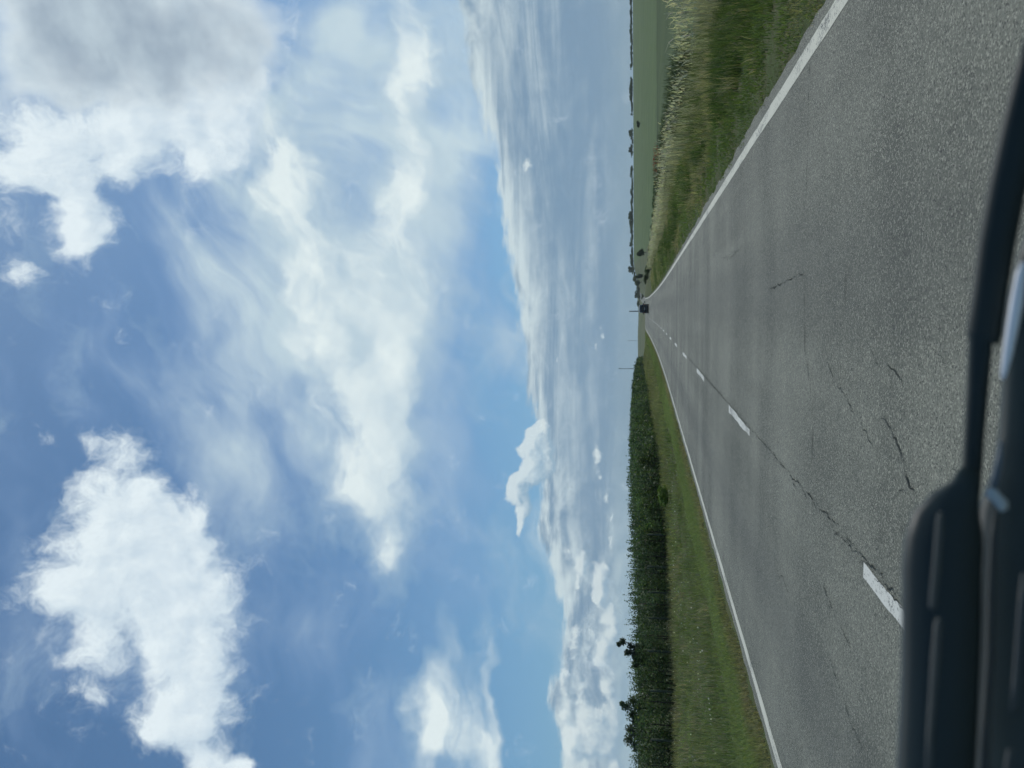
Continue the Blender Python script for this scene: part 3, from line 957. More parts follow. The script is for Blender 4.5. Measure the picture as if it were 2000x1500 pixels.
def build_road():
    def asphalt(N):
        p = pos(N)
        s = N.split(p)
        grain = N.noise(p, 70.0, 3, 0.75)
        grit = N.new('ShaderNodeTexVoronoi')
        N.put(grit.inputs['Vector'], p)
        N.put(grit.inputs['Scale'], 105.0)
        stones = N.ramp01(N.split(grit.outputs['Color'])[0], .62, 1.0)
        gdark = N.ramp01(N.split(grit.outputs['Color'])[1], .75, 1.0)
        blotch = N.noise(p, .45, 5, .6)
        speck = N.noise(p, 6.0, 4, .7)
        along = N.noise(N.vec('MULTIPLY', p, (1.1, .05, 1)), 1.0, 4, .55)
        across = N.noise(N.vec('MULTIPLY', p, (.12, .42, 1)), 1.0, 3, .5)
        t = N.add(N.add(N.mul(blotch, .4), N.mul(across, .62)), N.add(N.mul(along, .5), N.mul(speck, .16)))
        c = N.mix(N.ramp01(t, .62, 1.06), (.070, .079, .062, 1), (.182, .194, .154, 1))
        c = N.mix(N.mul(stones, .68), c, (.40, .41, .33, 1))
        c = N.mix(N.mul(gdark, .85), c, (.03, .034, .03, 1))
        c = N.mix(N.mul(N.ramp01(grain, .45, .75), .35), c, (.06, .066, .062, 1))
        # darker dribble of oil down the middle of each lane
        lane = N.math('MINIMUM', N.math('ABSOLUTE', N.add(s[0], -.3)), N.math('ABSOLUTE', N.add(s[0], 3.5)))
        c = N.mix(N.mul(N.ramp01(lane, .1, .8, 1, 0), .22), c, (.05, .056, .054, 1))
        return principled(N, c, .78, .35, 0, (N.add(grain, N.mul(stones, .6)), .55, .012))

    def paint(name, wear, base):
        def f(N):
            p = pos(N)
            a = N.noise(p, 26.0, 6, .75)
            b = N.noise(N.vec('MULTIPLY', p, (3.0, .8, 1)), 1.3, 4, .6)
            grit = N.noise(p, 110.0, 2, .6)
            w = N.add(N.add(N.mul(a, .6), N.mul(b, .45)), N.mul(grit, .25))
            c = N.mix(N.noise(p, 2.0, 3), tuple(x * .86 for x in base) + (1,), base + (1,))
            c = N.mix(N.ramp01(w, wear, wear + .09), c, (.12, .13, .12, 1))
            return principled(N, c, .7, .3, 0, (a, .3, .004))
        return material(name, f)
    ys = np.concatenate([np.arange(-30, 60, .4), np.arange(60, 320, 2.0), np.arange(320, 1500, 10)])
    ys = np.concatenate([np.arange(-30, 45, .12), ys[ys >= 45]])
    v, q = strip(EDGE_L, EDGE_R, ys, 0.0, .14, 2)
    road = obj('road', v, [q], material('asphalt', asphalt), smooth=True)
    tag(road, 'grey worn asphalt country road with white lines', 'road', kind='structure')
    pm, pd = paint('edge_paint', .68, (.56, .57, .475)), paint('dash_paint', .66, (.60, .62, .56))
    yl = ys[ys < 330]
    for x in (LINE_L, LINE_R):
        v, q = strip(x - .08, x + .08, np.arange(-12, 330, .25), .004, .025, 7)
        obj('edge_line', v, [q], pm, road)
    for k in range(0, 19):
        a = 2.6 + 9 * k
        v, q = strip(LINE_C - .08, LINE_C + .035, np.arange(a, a + 2.96, .08), .004, .05, 20 + k)
        obj('lane_dash', v, [q], pd, road)
    tar = plain('crack', (.045, .05, .044), .9, .1)

    def crack(pts, w, seed, step=.035, wob=.03):
        r = np.random.default_rng(seed)
        P = np.array(pts, float)
        L = np.concatenate([[0], np.cumsum(np.hypot(*np.diff(P, axis=0).T))])
        t = np.arange(0, L[-1], step)
        x, y = np.interp(t, L, P[:, 0]), np.interp(t, L, P[:, 1])
        n = len(t)
        k = np.convolve(r.normal(0, 1, n + 8), np.ones(5) / 5, 'same')[4:-4]
        dx, dy = np.gradient(x), np.gradient(y)
        l = np.hypot(dx, dy)
        nx, ny = -dy / l, dx / l
        x, y = x + nx * (k * wob + r.normal(0, wob * .3, n)), y + ny * (k * wob + r.normal(0, wob * .3, n))
        ww = .66 * w * np.clip(.55 + .9 * np.convolve(r.normal(0, 1, n + 4), np.ones(3) / 3, 'same')[2:-2], .06, 1.6) * np.clip(np.minimum(t, t[-1] - t) / .25 + .2, 0, 1)
        V = np.stack([np.stack([x - nx * ww, y - ny * ww, np.full(n, .006)], 1), np.stack([x + nx * ww, y + ny * ww, np.full(n, .006)], 1)], 1).reshape(-1, 3)
        i = np.arange(n - 1) * 2
        return V, np.stack([i, i + 1, i + 3, i + 2], 1)
    B = Build()
    extra = []
    rb = np.random.default_rng(77)
    for (cx, cy, n) in [(-.85, 5.6, 7), (-1.0, 4.7, 9), (-1.25, 4.2, 6), (.3, 8.8, 6), (LINE_C + .06, 6.5, 14), (LINE_C + .05, 9, 10), (-2.45, 6.2, 5), (LINE_C + .06, 12.5, 8)]:
        for k in range(n):
            a0, b0 = cx + rb.normal(0, .05), cy + rb.normal(0, .45)
            an, ln = rb.uniform(0, 6.28), rb.uniform(.08, .3)
            extra.append(crack([(a0, b0), (a0 + ln * math.cos(an), b0 + ln * math.sin(an))], .005, 200 + k, .02, .015))
    for v, q in extra + [
        crack([(LINE_C + .06, 2.0), (LINE_C + .07, 6), (LINE_C + .05, 9), (LINE_C + .07, 13), (LINE_C + .06, 22)], .0075, 1),
        crack([(LINE_C + .03, 4.6), (LINE_C + .05, 9.5)], .007, 2, wob=.05),
        crack([(LINE_C + .06, 15), (LINE_C + .05, 29)], .016, 3, wob=.05),
        crack([(2.62, 7.75), (1.5, 7.78), (.4, 7.82), (-.4, 7.72), (-.85, 7.35), (-1.1, 7.30), (-1.66, 7.32)], .009, 4, wob=.008),
        crack([(.22, 10.0), (.28, 9.0), (.31, 8.3), (.30, 7.8)], .009, 5, wob=.022),
        crack([(.42, 6.33), (.25, 6.25), (-.05, 6.26)], .009, 6, wob=.02),
        crack([(-.62, 6.45), (-.72, 6.0), (-.80, 5.72), (-.86, 5.55), (-.95, 5.4)], .011, 7, wob=.035),
        crack([(-.70, 5.25), (-.80, 5.05), (-.88, 4.85), (-1.02, 4.72), (-1.10, 4.5), (-1.2, 4.38), (-1.25, 4.15), (-1.36, 3.95), (-1.4, 3.8)], .010, 8, wob=.03),
        crack([(-1.02, 4.72), (-1.1, 4.8), (-1.18, 4.95)], .007, 9, wob=.03),
        crack([(-2.35, 6.9), (-2.42, 6.4), (-2.5, 6.05), (-2.52, 5.75)], .009, 10, wob=.04),
        crack([(-.3, 5.6), (-.42, 5.3), (-.38, 5.0), (-.5, 4.75)], .006, 30, wob=.03),
        crack([(-.5, 6.1), (-.62, 5.85), (-.72, 5.7)], .007, 31, wob=.03),
        crack([(-.1, 4.6), (-.25, 4.4), (-.3, 4.1)], .005, 32, wob=.03),
        crack([(-1.36, 3.95), (-1.2, 3.8), (-1.15, 3.6)], .006, 33, wob=.03),
        crack([(-2.9, 6.6), (-2.95, 6.1), (-3.1, 5.8), (-3.05, 5.4)], .006, 34, wob=.04),
        crack([(-.25, 6.9), (-.5, 6.75), (-.62, 6.5)], .007, 11, wob=.04),
        crack([(-3.1, 9.2), (-3.0, 8.6), (-3.05, 8.2)], .007, 12, wob=.04),
        crack([(1.0, 12.5), (.9, 14.5), (1.0, 16)], .008, 13, wob=.05),
    ]:
        B._push(v, q)
    B.make('crack', tar, road)
    return road


# ---------------------------------------------------------------- grass, orchard, shrubs, trees
def scatter(n, xr, yr, power=1.0):
    """points thrown so that their density falls with distance from the eye"""
    u = rng.uniform(0, 1, n)
    a, b = yr
    y = (a ** (1 - power) + u * (b ** (1 - power) - a ** (1 - power))) ** (1 / (1 - power)) if power != 1 else a * (b / a) ** u
    x = rng.uniform(0, 1, n) * (xr[1] - xr[0]) + xr[0]
    return x, y


def on_ground(x, y, dz=0.0):
    return np.stack([x + 0, y, ground_z(x, y) + dz], 1)


def lerp(a, b, t):
    return np.asarray(a)[None] * (1 - t[:, None]) + np.asarray(b)[None] * t[:, None]


def build_grass():
    fol = foliage('grass', .42)
    # verge on the near side of the field
    parts = []
    x, y = scatter(105000, (EDGE_R - .16, 6.4), (4.5, 130), 1.25)
    x = x + road_x(y)
    edge = EDGE_R - .03 + (.6 * vnoise(y, y * 0, .5, 9) + .4 * vnoise(y, y * 0, .16, 10) - .5) * .34
    t = .5 * fnoise(x, y * .6, 2.6, 21) + .5 * fnoise(x, y, .7, 88)
    h = .06 + .12 * sstep(2.6, 4.2, x) * (.5 + fnoise(x, y, .8, 6)) + .34 * sstep(3.6, 5.4, x) * (.15 + 1.1 * fnoise(x, y, 1.6, 4))
    k = (x > edge) & (rng.uniform(0, 1, len(x)) < .12 + 1.5 * sstep(.3, .6, fnoise(x, y, .9, 31)))
    x, y, t, h = x[k], y[k], t[k], h[k]
    straw = sstep(.50, .66, t + rng.normal(0, .06, len(t)))
    straw = np.maximum(straw * .75, .95 * sstep(.6, .72, fnoise(x, y * .35, 1.8, 55)) * sstep(3.6, 4.4, x))
    c = lerp((.11, .158, .052), (.36, .315, .19), straw)
    c = c * (.62 + .55 * fnoise(x, y, 3.5, 12) + .3 * fnoise(x, y, .6, 15))[:, None]
    parts.append(blades(on_ground(x, y, -.01), h, .0065 + .0006 * y, c, .45, 3))
    # coarse tufts, docks and straw standing out of the short grass
    for (n, x0, x1, y0, y1, hh, ca, cb) in [(520, 3.6, 5.4, 6.5, 70, .5, (.06, .10, .03), (.10, .14, .05)), (130, 3.2, 5.2, 6.5, 60, .34, (.24, .22, .13), (.36, .33, .21))]:
        tx, ty = scatter(n, (x0, x1), (y0, y1), 1.2)
        ok = fnoise(tx, ty, 2.0, 44) > .46
        tx, ty = tx[ok], ty[ok]
        m = 22
        bx = np.repeat(tx, m) + rng.normal(0, .10, m * len(tx))
        by = np.repeat(ty, m) + rng.normal(0, .10, m * len(tx))
        tone = np.repeat(rng.uniform(0, 1, len(tx)), m)
        parts.append(blades(on_ground(bx, by, -.02), hh * np.repeat(rng.uniform(.5, 1.2, len(tx)), m), .008 + .0006 * by, lerp(ca, cb, tone), .4, 3))
    V, Q, C = join(parts)
    o = obj('verge_grass', V, Q, fol, None, C)
    tag(o, 'short green and straw-coloured verge grass between the white edge line and the tall dry grass', 'grass', kind='stuff')

    # tall dry flowering grass at the ditch, and lush dark grass below it
    parts = []
    x, y = scatter(52000, (4.3, 8.6), (7, 125), 1.15)
    x = x + .012 * y
    k = rng.uniform(0, 1, len(x)) < .25 + 1.3 * sstep(.35, .6, fnoise(x, y, 3.0, 41))
    x, y = x[k], y[k]
    c = lerp((.075, .12, .04), (.15, .165, .07), fnoise(x, y, 2.0, 8))
    parts.append(blades(on_ground(x, y, -.02), .2 + .42 * sstep(5.4, 7, x), .009 + .0006 * y, c, .3, 3))
    x, y = scatter(34000, (4.9, 8.0), (9, 125), 1.05)
    x = x + .012 * y
    k = rng.uniform(0, 1, len(x)) < .05 + 1.2 * sstep(.44, .62, fnoise(x * .8, y * .45, 2.4, 61) + .14 * np.exp(-((y - 15.5) / 3.2) ** 2)) * sstep(4.8, 5.8, x)
    x, y = x[k], y[k]
    P = on_ground(x, y, -.02)
    hh = 1.06 * (.75 + .5 * vnoise(x, y, 2.0, 77))
    c = lerp((.28, .27, .18), (.48, .455, .335), rng.uniform(0, 1, len(x)))
    parts.append(blades(P, hh, .0055 + .0005 * y, c, .28, 4, r=np.random.default_rng(5)))
    # nodding seed heads
    m = rng.uniform(0, 1, len(x)) < .8
    Ph = P[m] + np.stack([rng.normal(0, .12, m.sum()), rng.normal(0, .12, m.sum()), hh[m] * rng.uniform(.68, .98, m.sum())], 1)
    parts.append(blades(Ph, .17, .012 + .0007 * y[m], (.56, .53, .41), .75, 2))
    V, Q, C = join(parts)
    o = obj('dry_grass', V, Q, fol, None, C)
    tag(o, 'tall pale dry grass with nodding seed heads along the ditch by the field', 'grass', kind='stuff')

    # far verge: a mown strip beside the road, then rougher meadow up to the orchard
    parts = []
    x, y = scatter(110000, (-8.3, EDGE_L + .03), (6, 200), 1.2)
    x = x + road_x(y)
    edge = EDGE_L - (vnoise(y, y * 0, .8, 19)) * .22
    k = (x < edge) & (x - road_x(y) > -7.6 - .8 * fnoise(y, y * 0, 3, 2) + .004 * np.maximum(y - 40, 0)) & (rng.uniform(0, 1, len(x)) < .5 + .7 * fnoise(x, y, 1.0, 32))
    x, y = x[k], y[k]
    brown = sstep(.75, .05, edge[k] - x) * .8 * (.4 + fnoise(x, y * .3, 1.5, 71))
    c = lerp((.20, .25, .10), (.27, .23, .14), np.clip(brown, 0, 1))
    c = c * (.8 + .45 * fnoise(x, y * .4, 3.0, 13))[:, None]
    parts.append(blades(on_ground(x, y, -.01), .075 + .04 * fnoise(x, y, 2, 3), .008 + .0007 * y, c, .5, 2))
    x, y = scatter(150000, (-34, -6.8), (6, 190), 1.2)
    k = (x > ORCHARD_X(y) - 1.2) & (y > -x * .42) & (x < -7.5 - .8 * fnoise(y, y * 0, 3, 2) + .004 * np.maximum(y - 40, 0))
    x, y = x[k], y[k]
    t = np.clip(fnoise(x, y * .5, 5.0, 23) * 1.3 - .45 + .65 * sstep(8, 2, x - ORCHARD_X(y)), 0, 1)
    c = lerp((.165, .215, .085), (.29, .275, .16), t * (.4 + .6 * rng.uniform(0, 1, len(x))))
    c = c * (.62 + .75 * fnoise(x, y, 3.0, 14))[:, None] * (1 - .16 * np.exp(-((x + 9.8 + 1.2 * vnoise(y, y * 0, 6, 3)) / 1.5) ** 2))[:, None]  # last factor paints a shadow band beside the mown strip into the blades
    h = (.2 + .3 * fnoise(x, y, 3.2, 5)) * (.55 + .75 * sstep(10, 2, x - ORCHARD_X(y)))
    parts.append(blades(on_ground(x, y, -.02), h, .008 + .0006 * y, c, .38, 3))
    for (n, hh, ca, cb) in [(600, .5, (.10, .145, .05), (.17, .21, .08)), (170, .62, (.22, .21, .13), (.32, .29, .19))]:
        tx, ty = scatter(n, (-30, -8), (10, 110), 1.15)
        ok = (tx > ORCHARD_X(ty) - .3) & (ty > -tx * .42) & (fnoise(tx, ty, 3.0, 48) > .45)
        tx, ty = tx[ok], ty[ok]
        m = 20
        bx = np.repeat(tx, m) + rng.normal(0, .16, m * len(tx))
        by = np.repeat(ty, m) + rng.normal(0, .16, m * len(tx))
        tone = np.repeat(rng.uniform(0, 1, len(tx)), m)
        parts.append(blades(on_ground(bx, by, -.02), hh * np.repeat(rng.uniform(.5, 1.2, len(tx)), m), .008 + .0006 * by, lerp(ca, cb, tone), .4, 3))
    V, Q, C = join(parts)
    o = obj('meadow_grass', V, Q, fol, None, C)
    tag(o, 'green meadow grass with a bright mown strip between the road and the orchard', 'grass', kind='stuff')

    # scattered white umbels and daisies in the meadow
    x, y = scatter(700, (-26, -8), (14, 90), 1.1)
    k = (x > ORCHARD_X(y) + 1) & (fnoise(x, y, 4, 91) > .52)
    x, y = x[k], y[k]
    V, Q, C = leaf_quads(on_ground(x, y, .38), .03 + .0007 * y, (.6, .6, .52), .2, 0, 1.0)
    o = obj('meadow_flowers', V, [Q], fol, None, C)
    tag(o, 'scattered small white flowers in the meadow grass before the orchard', 'flowers', kind='stuff')

    # poppies and the dark weeds round them
    fx = 11.6
    r = np.random.default_rng(3)
    n = 420
    y = r.normal(62.5, 2.4, n)
    x = fx + r.normal(0, .35, n)
    P = on_ground(x, y, 0) + np.stack([np.zeros(n), np.zeros(n), r.uniform(.65, 1.5, n)], 1)
    V, Q, C = leaf_quads(P, .07, (.24, .05, .038), .3, 0, 1.1)
    o = obj('poppies', V, [Q], fol, None, C)
    tag(o, 'red poppies flowering in a patch at the field edge behind the dry grass', 'flowers', kind='stuff')
    n = 7000
    y = r.uniform(38, 84, n)
    x = fx + .3 + r.normal(0, .5, n) + .02 * (y - 60)
    k = fnoise(x * .2, y, 5, 17) > .42
    x, y = x[k], y[k]
    P = on_ground(x, y, -.02)
    V, Q, C = join([blades(P, 1.15 * (.6 + .8 * vnoise(x, y, 3, 2)), .05, lerp((.04, .06, .03), (.085, .105, .055), r.uniform(0, 1, len(x))), .25, 3)])
    o = obj('field_weeds', V, Q, fol, None, C)
    tag(o, 'dark straggling weeds along the field edge around the red poppies', 'weeds', kind='stuff')


OX = ([-60, 38, 42, 46, 52, 62, 85, 116, 170, 205, 400], [-36, -30, -25, -19.8, -13.9, -11.0, -11.1, -11.4, -13, -12, -12])


def ORCHARD_X(y):
    return np.interp(y, *OX)


def build_orchard():
    """the dense planting behind the meadow: bushy plants in close rows, one mass of leaves"""
    r = np.random.default_rng(21)
    fol = foliage('orchard_leaf', .34, .5)
    pts = [(-46, 31), (-36, 35), (-30, 38), (-25, 42), (-19.8, 46), (-13.9, 52), (-11.2, 60), (-11.0, 72), (-11.1, 85), (-11.4, 116), (-13, 170), (-12.2, 202)]
    P = np.array(pts, float)
    L = np.concatenate([[0], np.cumsum(np.hypot(*np.diff(P, axis=0).T))])
    parts, stems = [], Build()
    for row in range(7):
        off = row * 1.25
        s = 0.0
        while s < L[-1]:
            x, y = np.interp(s, L, P[:, 0]), np.interp(s, L, P[:, 1])
            x2, y2 = np.interp(s + .5, L, P[:, 0]), np.interp(s + .5, L, P[:, 1])
            tx, ty = x2 - x, y2 - y
            l = math.hypot(tx, ty) or 1
            nx, ny = -ty / l, tx / l
            d = math.hypot(x, y)
            if nx * -1 < 0:
                nx, ny = nx, ny
            cx, cy = x + nx * (off + .7) + r.normal(0, .12), y + ny * (off + .7) + r.normal(0, .12)
            step = .85 + .004 * d
            s += step * r.uniform(.8, 1.2)
            zg = float(ground_z(cx, cy))
            H = 1.72 + r.normal(0, .10) + .34 * fnoise(cx, cy, 7, 5) + .16 * math.exp(-((cx + 27) / 8) ** 2) + (.16 if row > 2 else 0)
            if d > 185:
                H *= .8
            n = int((860 if row < 2 else 380 if row < 4 else 200) * min(1.0, 42 / d) ** .8)
            big = .072 * max(1, d / 48) ** .75
            # clumped shell of leaves
            ncl = 9
            cl = r.normal(size=(ncl, 3))
            cl /= np.linalg.norm(cl, axis=1)[:, None]
            cl = cl * np.array([.55, .55, H * .40]) + np.array([0, 0, H * .52])
            pick = r.integers(0, ncl, n)
            Q = cl[pick] + r.normal(0, 1, (n, 3)) * np.array([.23, .23, .25])
            Q[:, 2] = np.clip(Q[:, 2], .08, H + .12)
            # upright leafy shoots over the top
            ns = 5
            sb = np.stack([r.uniform(-.55, .55, ns), r.uniform(-.55, .55, ns), np.full(ns, H * .8)], 1)
            sh = H * .2 + r.uniform(.02, .5, ns) * (.5 + fnoise(cx, cy, 3, 61))
            f = np.linspace(.1, 1, 8)
            top = (sb[:, None] + np.array([0, 0, 1.0]) * (sh[:, None] * f[None])[..., None]).reshape(-1, 3)
            Q = np.vstack([Q, top + r.normal(0, .03, top.shape)])
            parts.append(blades(sb + np.array([cx, cy, zg]), sh / .95, .05 * max(1, d / 60), (.06, .10, .04), .08, 2, .2, r))
            hue = r.uniform(0, 1)
            col = np.array([.068, .108, .053]) * (.8 + .5 * hue) * np.array([1, 1, 1.1 - .4 * hue])
            c = np.repeat(col[None], len(Q), 0)
            c = c * (.5 + 1.1 * vnoise(Q[:, 0] + cx * 3, Q[:, 2] * 1.3 + cy * 3 + Q[:, 1], .45, row)[:, None]) ** 1.3
            yl = (r.uniform(0, 1, len(Q)) < .03 + .05 * hue ** 3) & (vnoise(Q[:, 0] * 2 + cx * 5, Q[:, 2] * 2 + cy * 5, .5, 66) > .5)
            c[yl] = np.array([.22, .25, .07]) * r.uniform(.6, 1.2, (yl.sum(), 1))
            parts.append(leaf_quads(Q + np.array([cx, cy, zg]), big, c, .35, .1, 1.7, r))
            if row < 3:
                stems.tube([(cx, cy, zg - .1), (cx + .03, cy, zg + H * .5), (cx, cy + .04, zg + H * .9)], [.05, .035, .012], 5)
    V, Q, C = join(parts)
    o = obj('orchard', V, Q, fol, None, C)
    tag(o, 'dense dark green orchard planting with a level top behind the meadow grass', 'orchard', kind='stuff')
    st = stems.make('stem', plain('bark', (.07, .06, .05), .9, .1), o)
    st['kind'] = 'stuff'
    # posts standing in the front row
    pm = plain('post_wood', (.07, .085, .06), .9, .1, vary=.3, scale=3)
    sy = np.linspace(0, L[-1], 3000)
    rel = np.interp(sy, L, P[:, 0]) / np.interp(sy, L, P[:, 1])
    for i, (slope, h) in enumerate(POSTS):
        s0 = sy[np.argmin(np.abs(rel - slope))]
        x, y = np.interp(s0, L, P[:, 0]), np.interp(s0, L, P[:, 1])
        d = math.hypot(x, y)
        x, y = x * (1 + .1 / d), y * (1 + .1 / d)
        zg = float(ground_z(x, y))
        B = Build()
        B.tube([(x, y, zg - .2), (x + .01, y, zg + h * .5), (x, y + .01, zg + h - .02), (x, y, zg + h)], [.075, .072, .07, .05], 8)
        p = B.make('orchard_post', pm, smooth=True)
        tag(p, 'grey wooden post upright against the dark leaves at the orchard edge', 'post', 'posts along the orchard edge')
    return L, P


POSTS = [(-.294, 1.45), (-.338, 1.5), (-.372, 1.5), (-.408, 1.55), (-.453, 1.55), (-.508, 1.5), (-.576, 1.5)]   # direction x/y, height


def crown_points(r, n, size, lobes, flat=.75):
    c = r.normal(size=(lobes, 3))
    c /= np.linalg.norm(c, axis=1)[:, None]
    c *= r.uniform(.25, .75, (lobes, 1))
    rad = r.uniform(.28, .5, lobes)
    w = rad ** 2 / (rad ** 2).sum()
    k = r.choice(lobes, n, p=w)
    d = r.normal(size=(n, 3))
    d /= np.linalg.norm(d, axis=1)[:, None]
    p = c[k] + d * (rad[k] * r.uniform(.55, 1.0, n) ** .5)[:, None]
    return p * np.asarray(size) * .85


def plant_meshes(seed, w, h, trunk, n, leaf, col, mats, lobes=9, clumps=None):
    """(crown mesh, trunk mesh) of one tree or shrub standing at the origin"""
    r = np.random.default_rng(seed)
    P = crown_points(r, n, (w / 2, w / 2, (h - trunk) / 2 * 1.05), lobes)
    P[:, 2] += trunk + (h - trunk) * .46
    P[:, 2] = np.where(P[:, 2] < trunk * .7, trunk * .7 + r.uniform(.02, .35, n) * h, P[:, 2])
    if clumps:
        k = r.integers(0, len(clumps), n)
        cc = np.array(clumps, float)
        dd = r.normal(size=(n, 3))
        P = cc[k][:, :3] + dd / np.linalg.norm(dd, axis=1)[:, None] * (cc[k][:, 3] * r.uniform(.2, 1.05, n))[:, None]
    tone = .75 + .5 * vnoise(P[:, 0] + 9, P[:, 1] + P[:, 2], max(w, h) / 5, seed)
    V, Q, C = leaf_quads(P, leaf, np.asarray(col)[None] * tone[:, None], .3, 0, 1.5, r)
    crown = mesh_data('crown', V, [Q], mats[0], C)
    B = Build()
    B.tube([(0, 0, -.3), (.02 * w, 0, trunk + .1), (.04 * w, .02 * w, trunk + (h - trunk) * .55)], [.035 * h, .026 * h, .01 * h], 6)
    for k in range(4):
        a = k * 1.6 + seed
        z = trunk + (h - trunk) * (.1 + .1 * k)
        B.tube([(.02 * w, 0, z), (w * .3 * math.cos(a), w * .3 * math.sin(a), z + h * .2)], [.016 * h, .006 * h], 5)
    t = mesh_data('trunk', np.vstack(B.V), [np.vstack(B.Q), np.vstack(B.T)], mats[1])
    return crown, t


def stand(name, meshes, x, y, s, label, cat, group=None, rz=0.0, sz=None, names=('crown', 'trunk')):
    o = thing(name, (x, y, float(ground_z(x, y))), label, cat, group, rz)
    o.scale = (s, s, sz or s)
    for nm, me in zip(names, meshes):
        link(nm, me, o)
    return o


def build_trees():
    fol, bark = foliage('tree_leaf', .32, .6), plain('tree_bark', (.06, .05, .04), .9, .1)
    M = (fol, bark)
    dark, mid, pale = (.055, .085, .05), (.075, .11, .055), (.10, .125, .07)
    r = np.random.default_rng(8)
    # the row on the skyline beyond the field: azimuth, width, height
    protos = [plant_meshes(100 + i, w, h, t, 700, .6, c, M, 8) for i, (w, h, t, c) in enumerate(
        [(11, 4.6, .2, dark), (15, 4.2, .15, mid), (7, 5.6, .3, dark), (19, 3.8, .1, dark), (12, 4.4, .2, mid)])]
    sky = []
    az = 21.2
    while az > .7:
        gap = r.uniform(.16, .40)
        az -= gap
        if 12.6 < az < 13.6 or (9.2 < az < 11.0 and r.uniform() < .55) or (16.0 < az < 16.6):
            continue
        sky.append((az, r.uniform(.6, 1.05)))
    big = {6.3: 1.5, 6.75: 1.35, 12.4: 1.2, 15.2: 1.3, 18.5: 1.18, 2.2: 1.4, 2.9: 1.3, 3.5: 1.2, 1.1: 1.4}
    for b, s in big.items():
        sky.append((b, s))
    for az, s in sky:
        d = 890 + r.uniform(-10, 30)
        a = math.radians(az)
        x, y = d * math.sin(a), d * math.cos(a)
        k = int(r.integers(0, 5))
        s2 = s * r.uniform(.85, 1.1)
        tall = s > 1.15
        stand('skyline_tree', protos[k], x, y, s2,
              'taller dark tree rising above the distant tree row beyond the green field' if tall else 'small dark tree in the distant row along the far edge of the green field',
              'tree', 'tall trees of the distant row' if tall else 'distant row of small trees', r.uniform(0, 6), s2 * r.uniform(.9, 1.25))
    # single trees and bushes one can tell apart
    def at_az(px_rel, d):
        a = math.atan(px_rel / 1500.0)
        return d * math.sin(a), d * math.cos(a)
    x, y = at_az(347, 470)
    stand('field_bush', plant_meshes(31, 5.6, 3.0, .2, 900, .32, dark, M, 7), x, y, 1.0, 'lone dark rounded bush standing in the middle of the green field', 'bush')
    x, y = at_az(107, 330)
    stand('field_tree', plant_meshes(32, 4.4, 4.6, .5, 1100, .3, dark, M, 9), x, y, 1.0, 'dark compact tree at the near edge of the field below the skyline trees', 'tree')
    x, y = at_az(62, 420)
    stand('roadside_tree', plant_meshes(33, 4.6, 5.2, .8, 1100, .34, dark, M, 9), x, y, 1.0, 'dark pointed tree at the end of the tree row near the road', 'tree')
    x, y = at_az(51, 640)
    stand('hilltop_tree', plant_meshes(34, 7, 5.6, .8, 1100, .42, mid, M, 9), x, y, 1.0, 'tall loose tree beside the road where it climbs the far hill', 'tree')
    x, y = at_az(24, 700)
    stand('hillside_bush', plant_meshes(35, 6, 3.4, .3, 900, .4, pale, M, 7), x, y, 1.0, 'pale grey-green bush beside the far road on the hill', 'bush')
    x, y = at_az(14, 560)
    stand('hillside_shrub', plant_meshes(36, 3.4, 2.2, .2, 500, .32, dark, M, 6), x, y, 1.0, 'small dark shrub below the pale bush beside the far road', 'bush')
    # shrubs along the near edge of the field
    sp = [plant_meshes(50 + i, w, h, .05, 1500, .11, c, M, 9) for i, (w, h, c) in enumerate(
        [(2.6, 1.8, (.045, .085, .035)), (3.4, 2.0, (.06, .105, .045)), (2.4, 1.5, (.03, .055, .028)), (3.0, 1.3, (.055, .09, .035))])]
    tall = [(218, 80, 1, 'bright green reedy shrub next to the red poppies, nearest of the field-edge shrubs'),
            (196, 86, 1, 'bright green shrub second after the red poppies at the field edge'),
            (172, 92, 0, 'mid green shrub third after the poppies at the field edge'),
            (150, 96, 2, 'darkest dense shrub in the middle of the field-edge row'),
            (134, 104, 2, 'dark shrub just beyond the darkest one at the field edge'),
            (112, 118, 0, 'green shrub at the field edge in front of the compact dark tree'),
            (94, 130, 3, 'low shrub at the field edge by the far end of the dry grass'),
            (76, 150, 0, 'rounded shrub near the end of the field-edge row'),
            (60, 170, 3, 'last shrub of the field-edge row beside the curving road line')]
    for px, d, k, lab in tall:
        x, y = at_az(px, d)
        stand('field_shrub', sp[k], x, y, 1.0, lab, 'shrub', 'shrubs along the near field edge', px * .3, names=('foliage', 'stem'))
    # taller trees standing out of the orchard
    ot = [(-676, 52.2, 3.35, 1.5, 'crooked tree with a bare stem rising highest above the orchard top'),
          (-802, 52.0, 3.05, 2.1, 'bushy dark tree rising above the orchard, second highest'),
          (-858, 52.0, 2.9, 1.9, 'rounded grey-green treetop just above the orchard near the near end'),
          (-702, 52.0, 2.25, 1.2, 'narrow dark tree level with the orchard top next to the crooked tree')]
    shapes = [[(0, 0, 2.1, .35), (.1, 0, 2.55, .26), (-.28, .05, 2.75, .22), (.38, 0, 3.05, .24), (.2, 0, 3.3, .15), (-.35, 0, 2.35, .25), (0, 0, 1.6, .4)],
              [(0, 0, 2.2, .55), (.45, 0, 2.45, .35), (-.4, 0, 2.5, .38), (.1, 0, 2.85, .3), (.22, 0, 3.1, .16), (-.7, 0, 2.2, .3)],
              [(0, 0, 2.2, .5), (.3, 0, 2.62, .34), (-.3, 0, 2.68, .36), (-.6, 0, 2.3, .3), (.65, 0, 2.25, .3)],
              [(0, 0, 1.7, .4), (.1, 0, 2.1, .3), (-.2, 0, 2.25, .2)]]
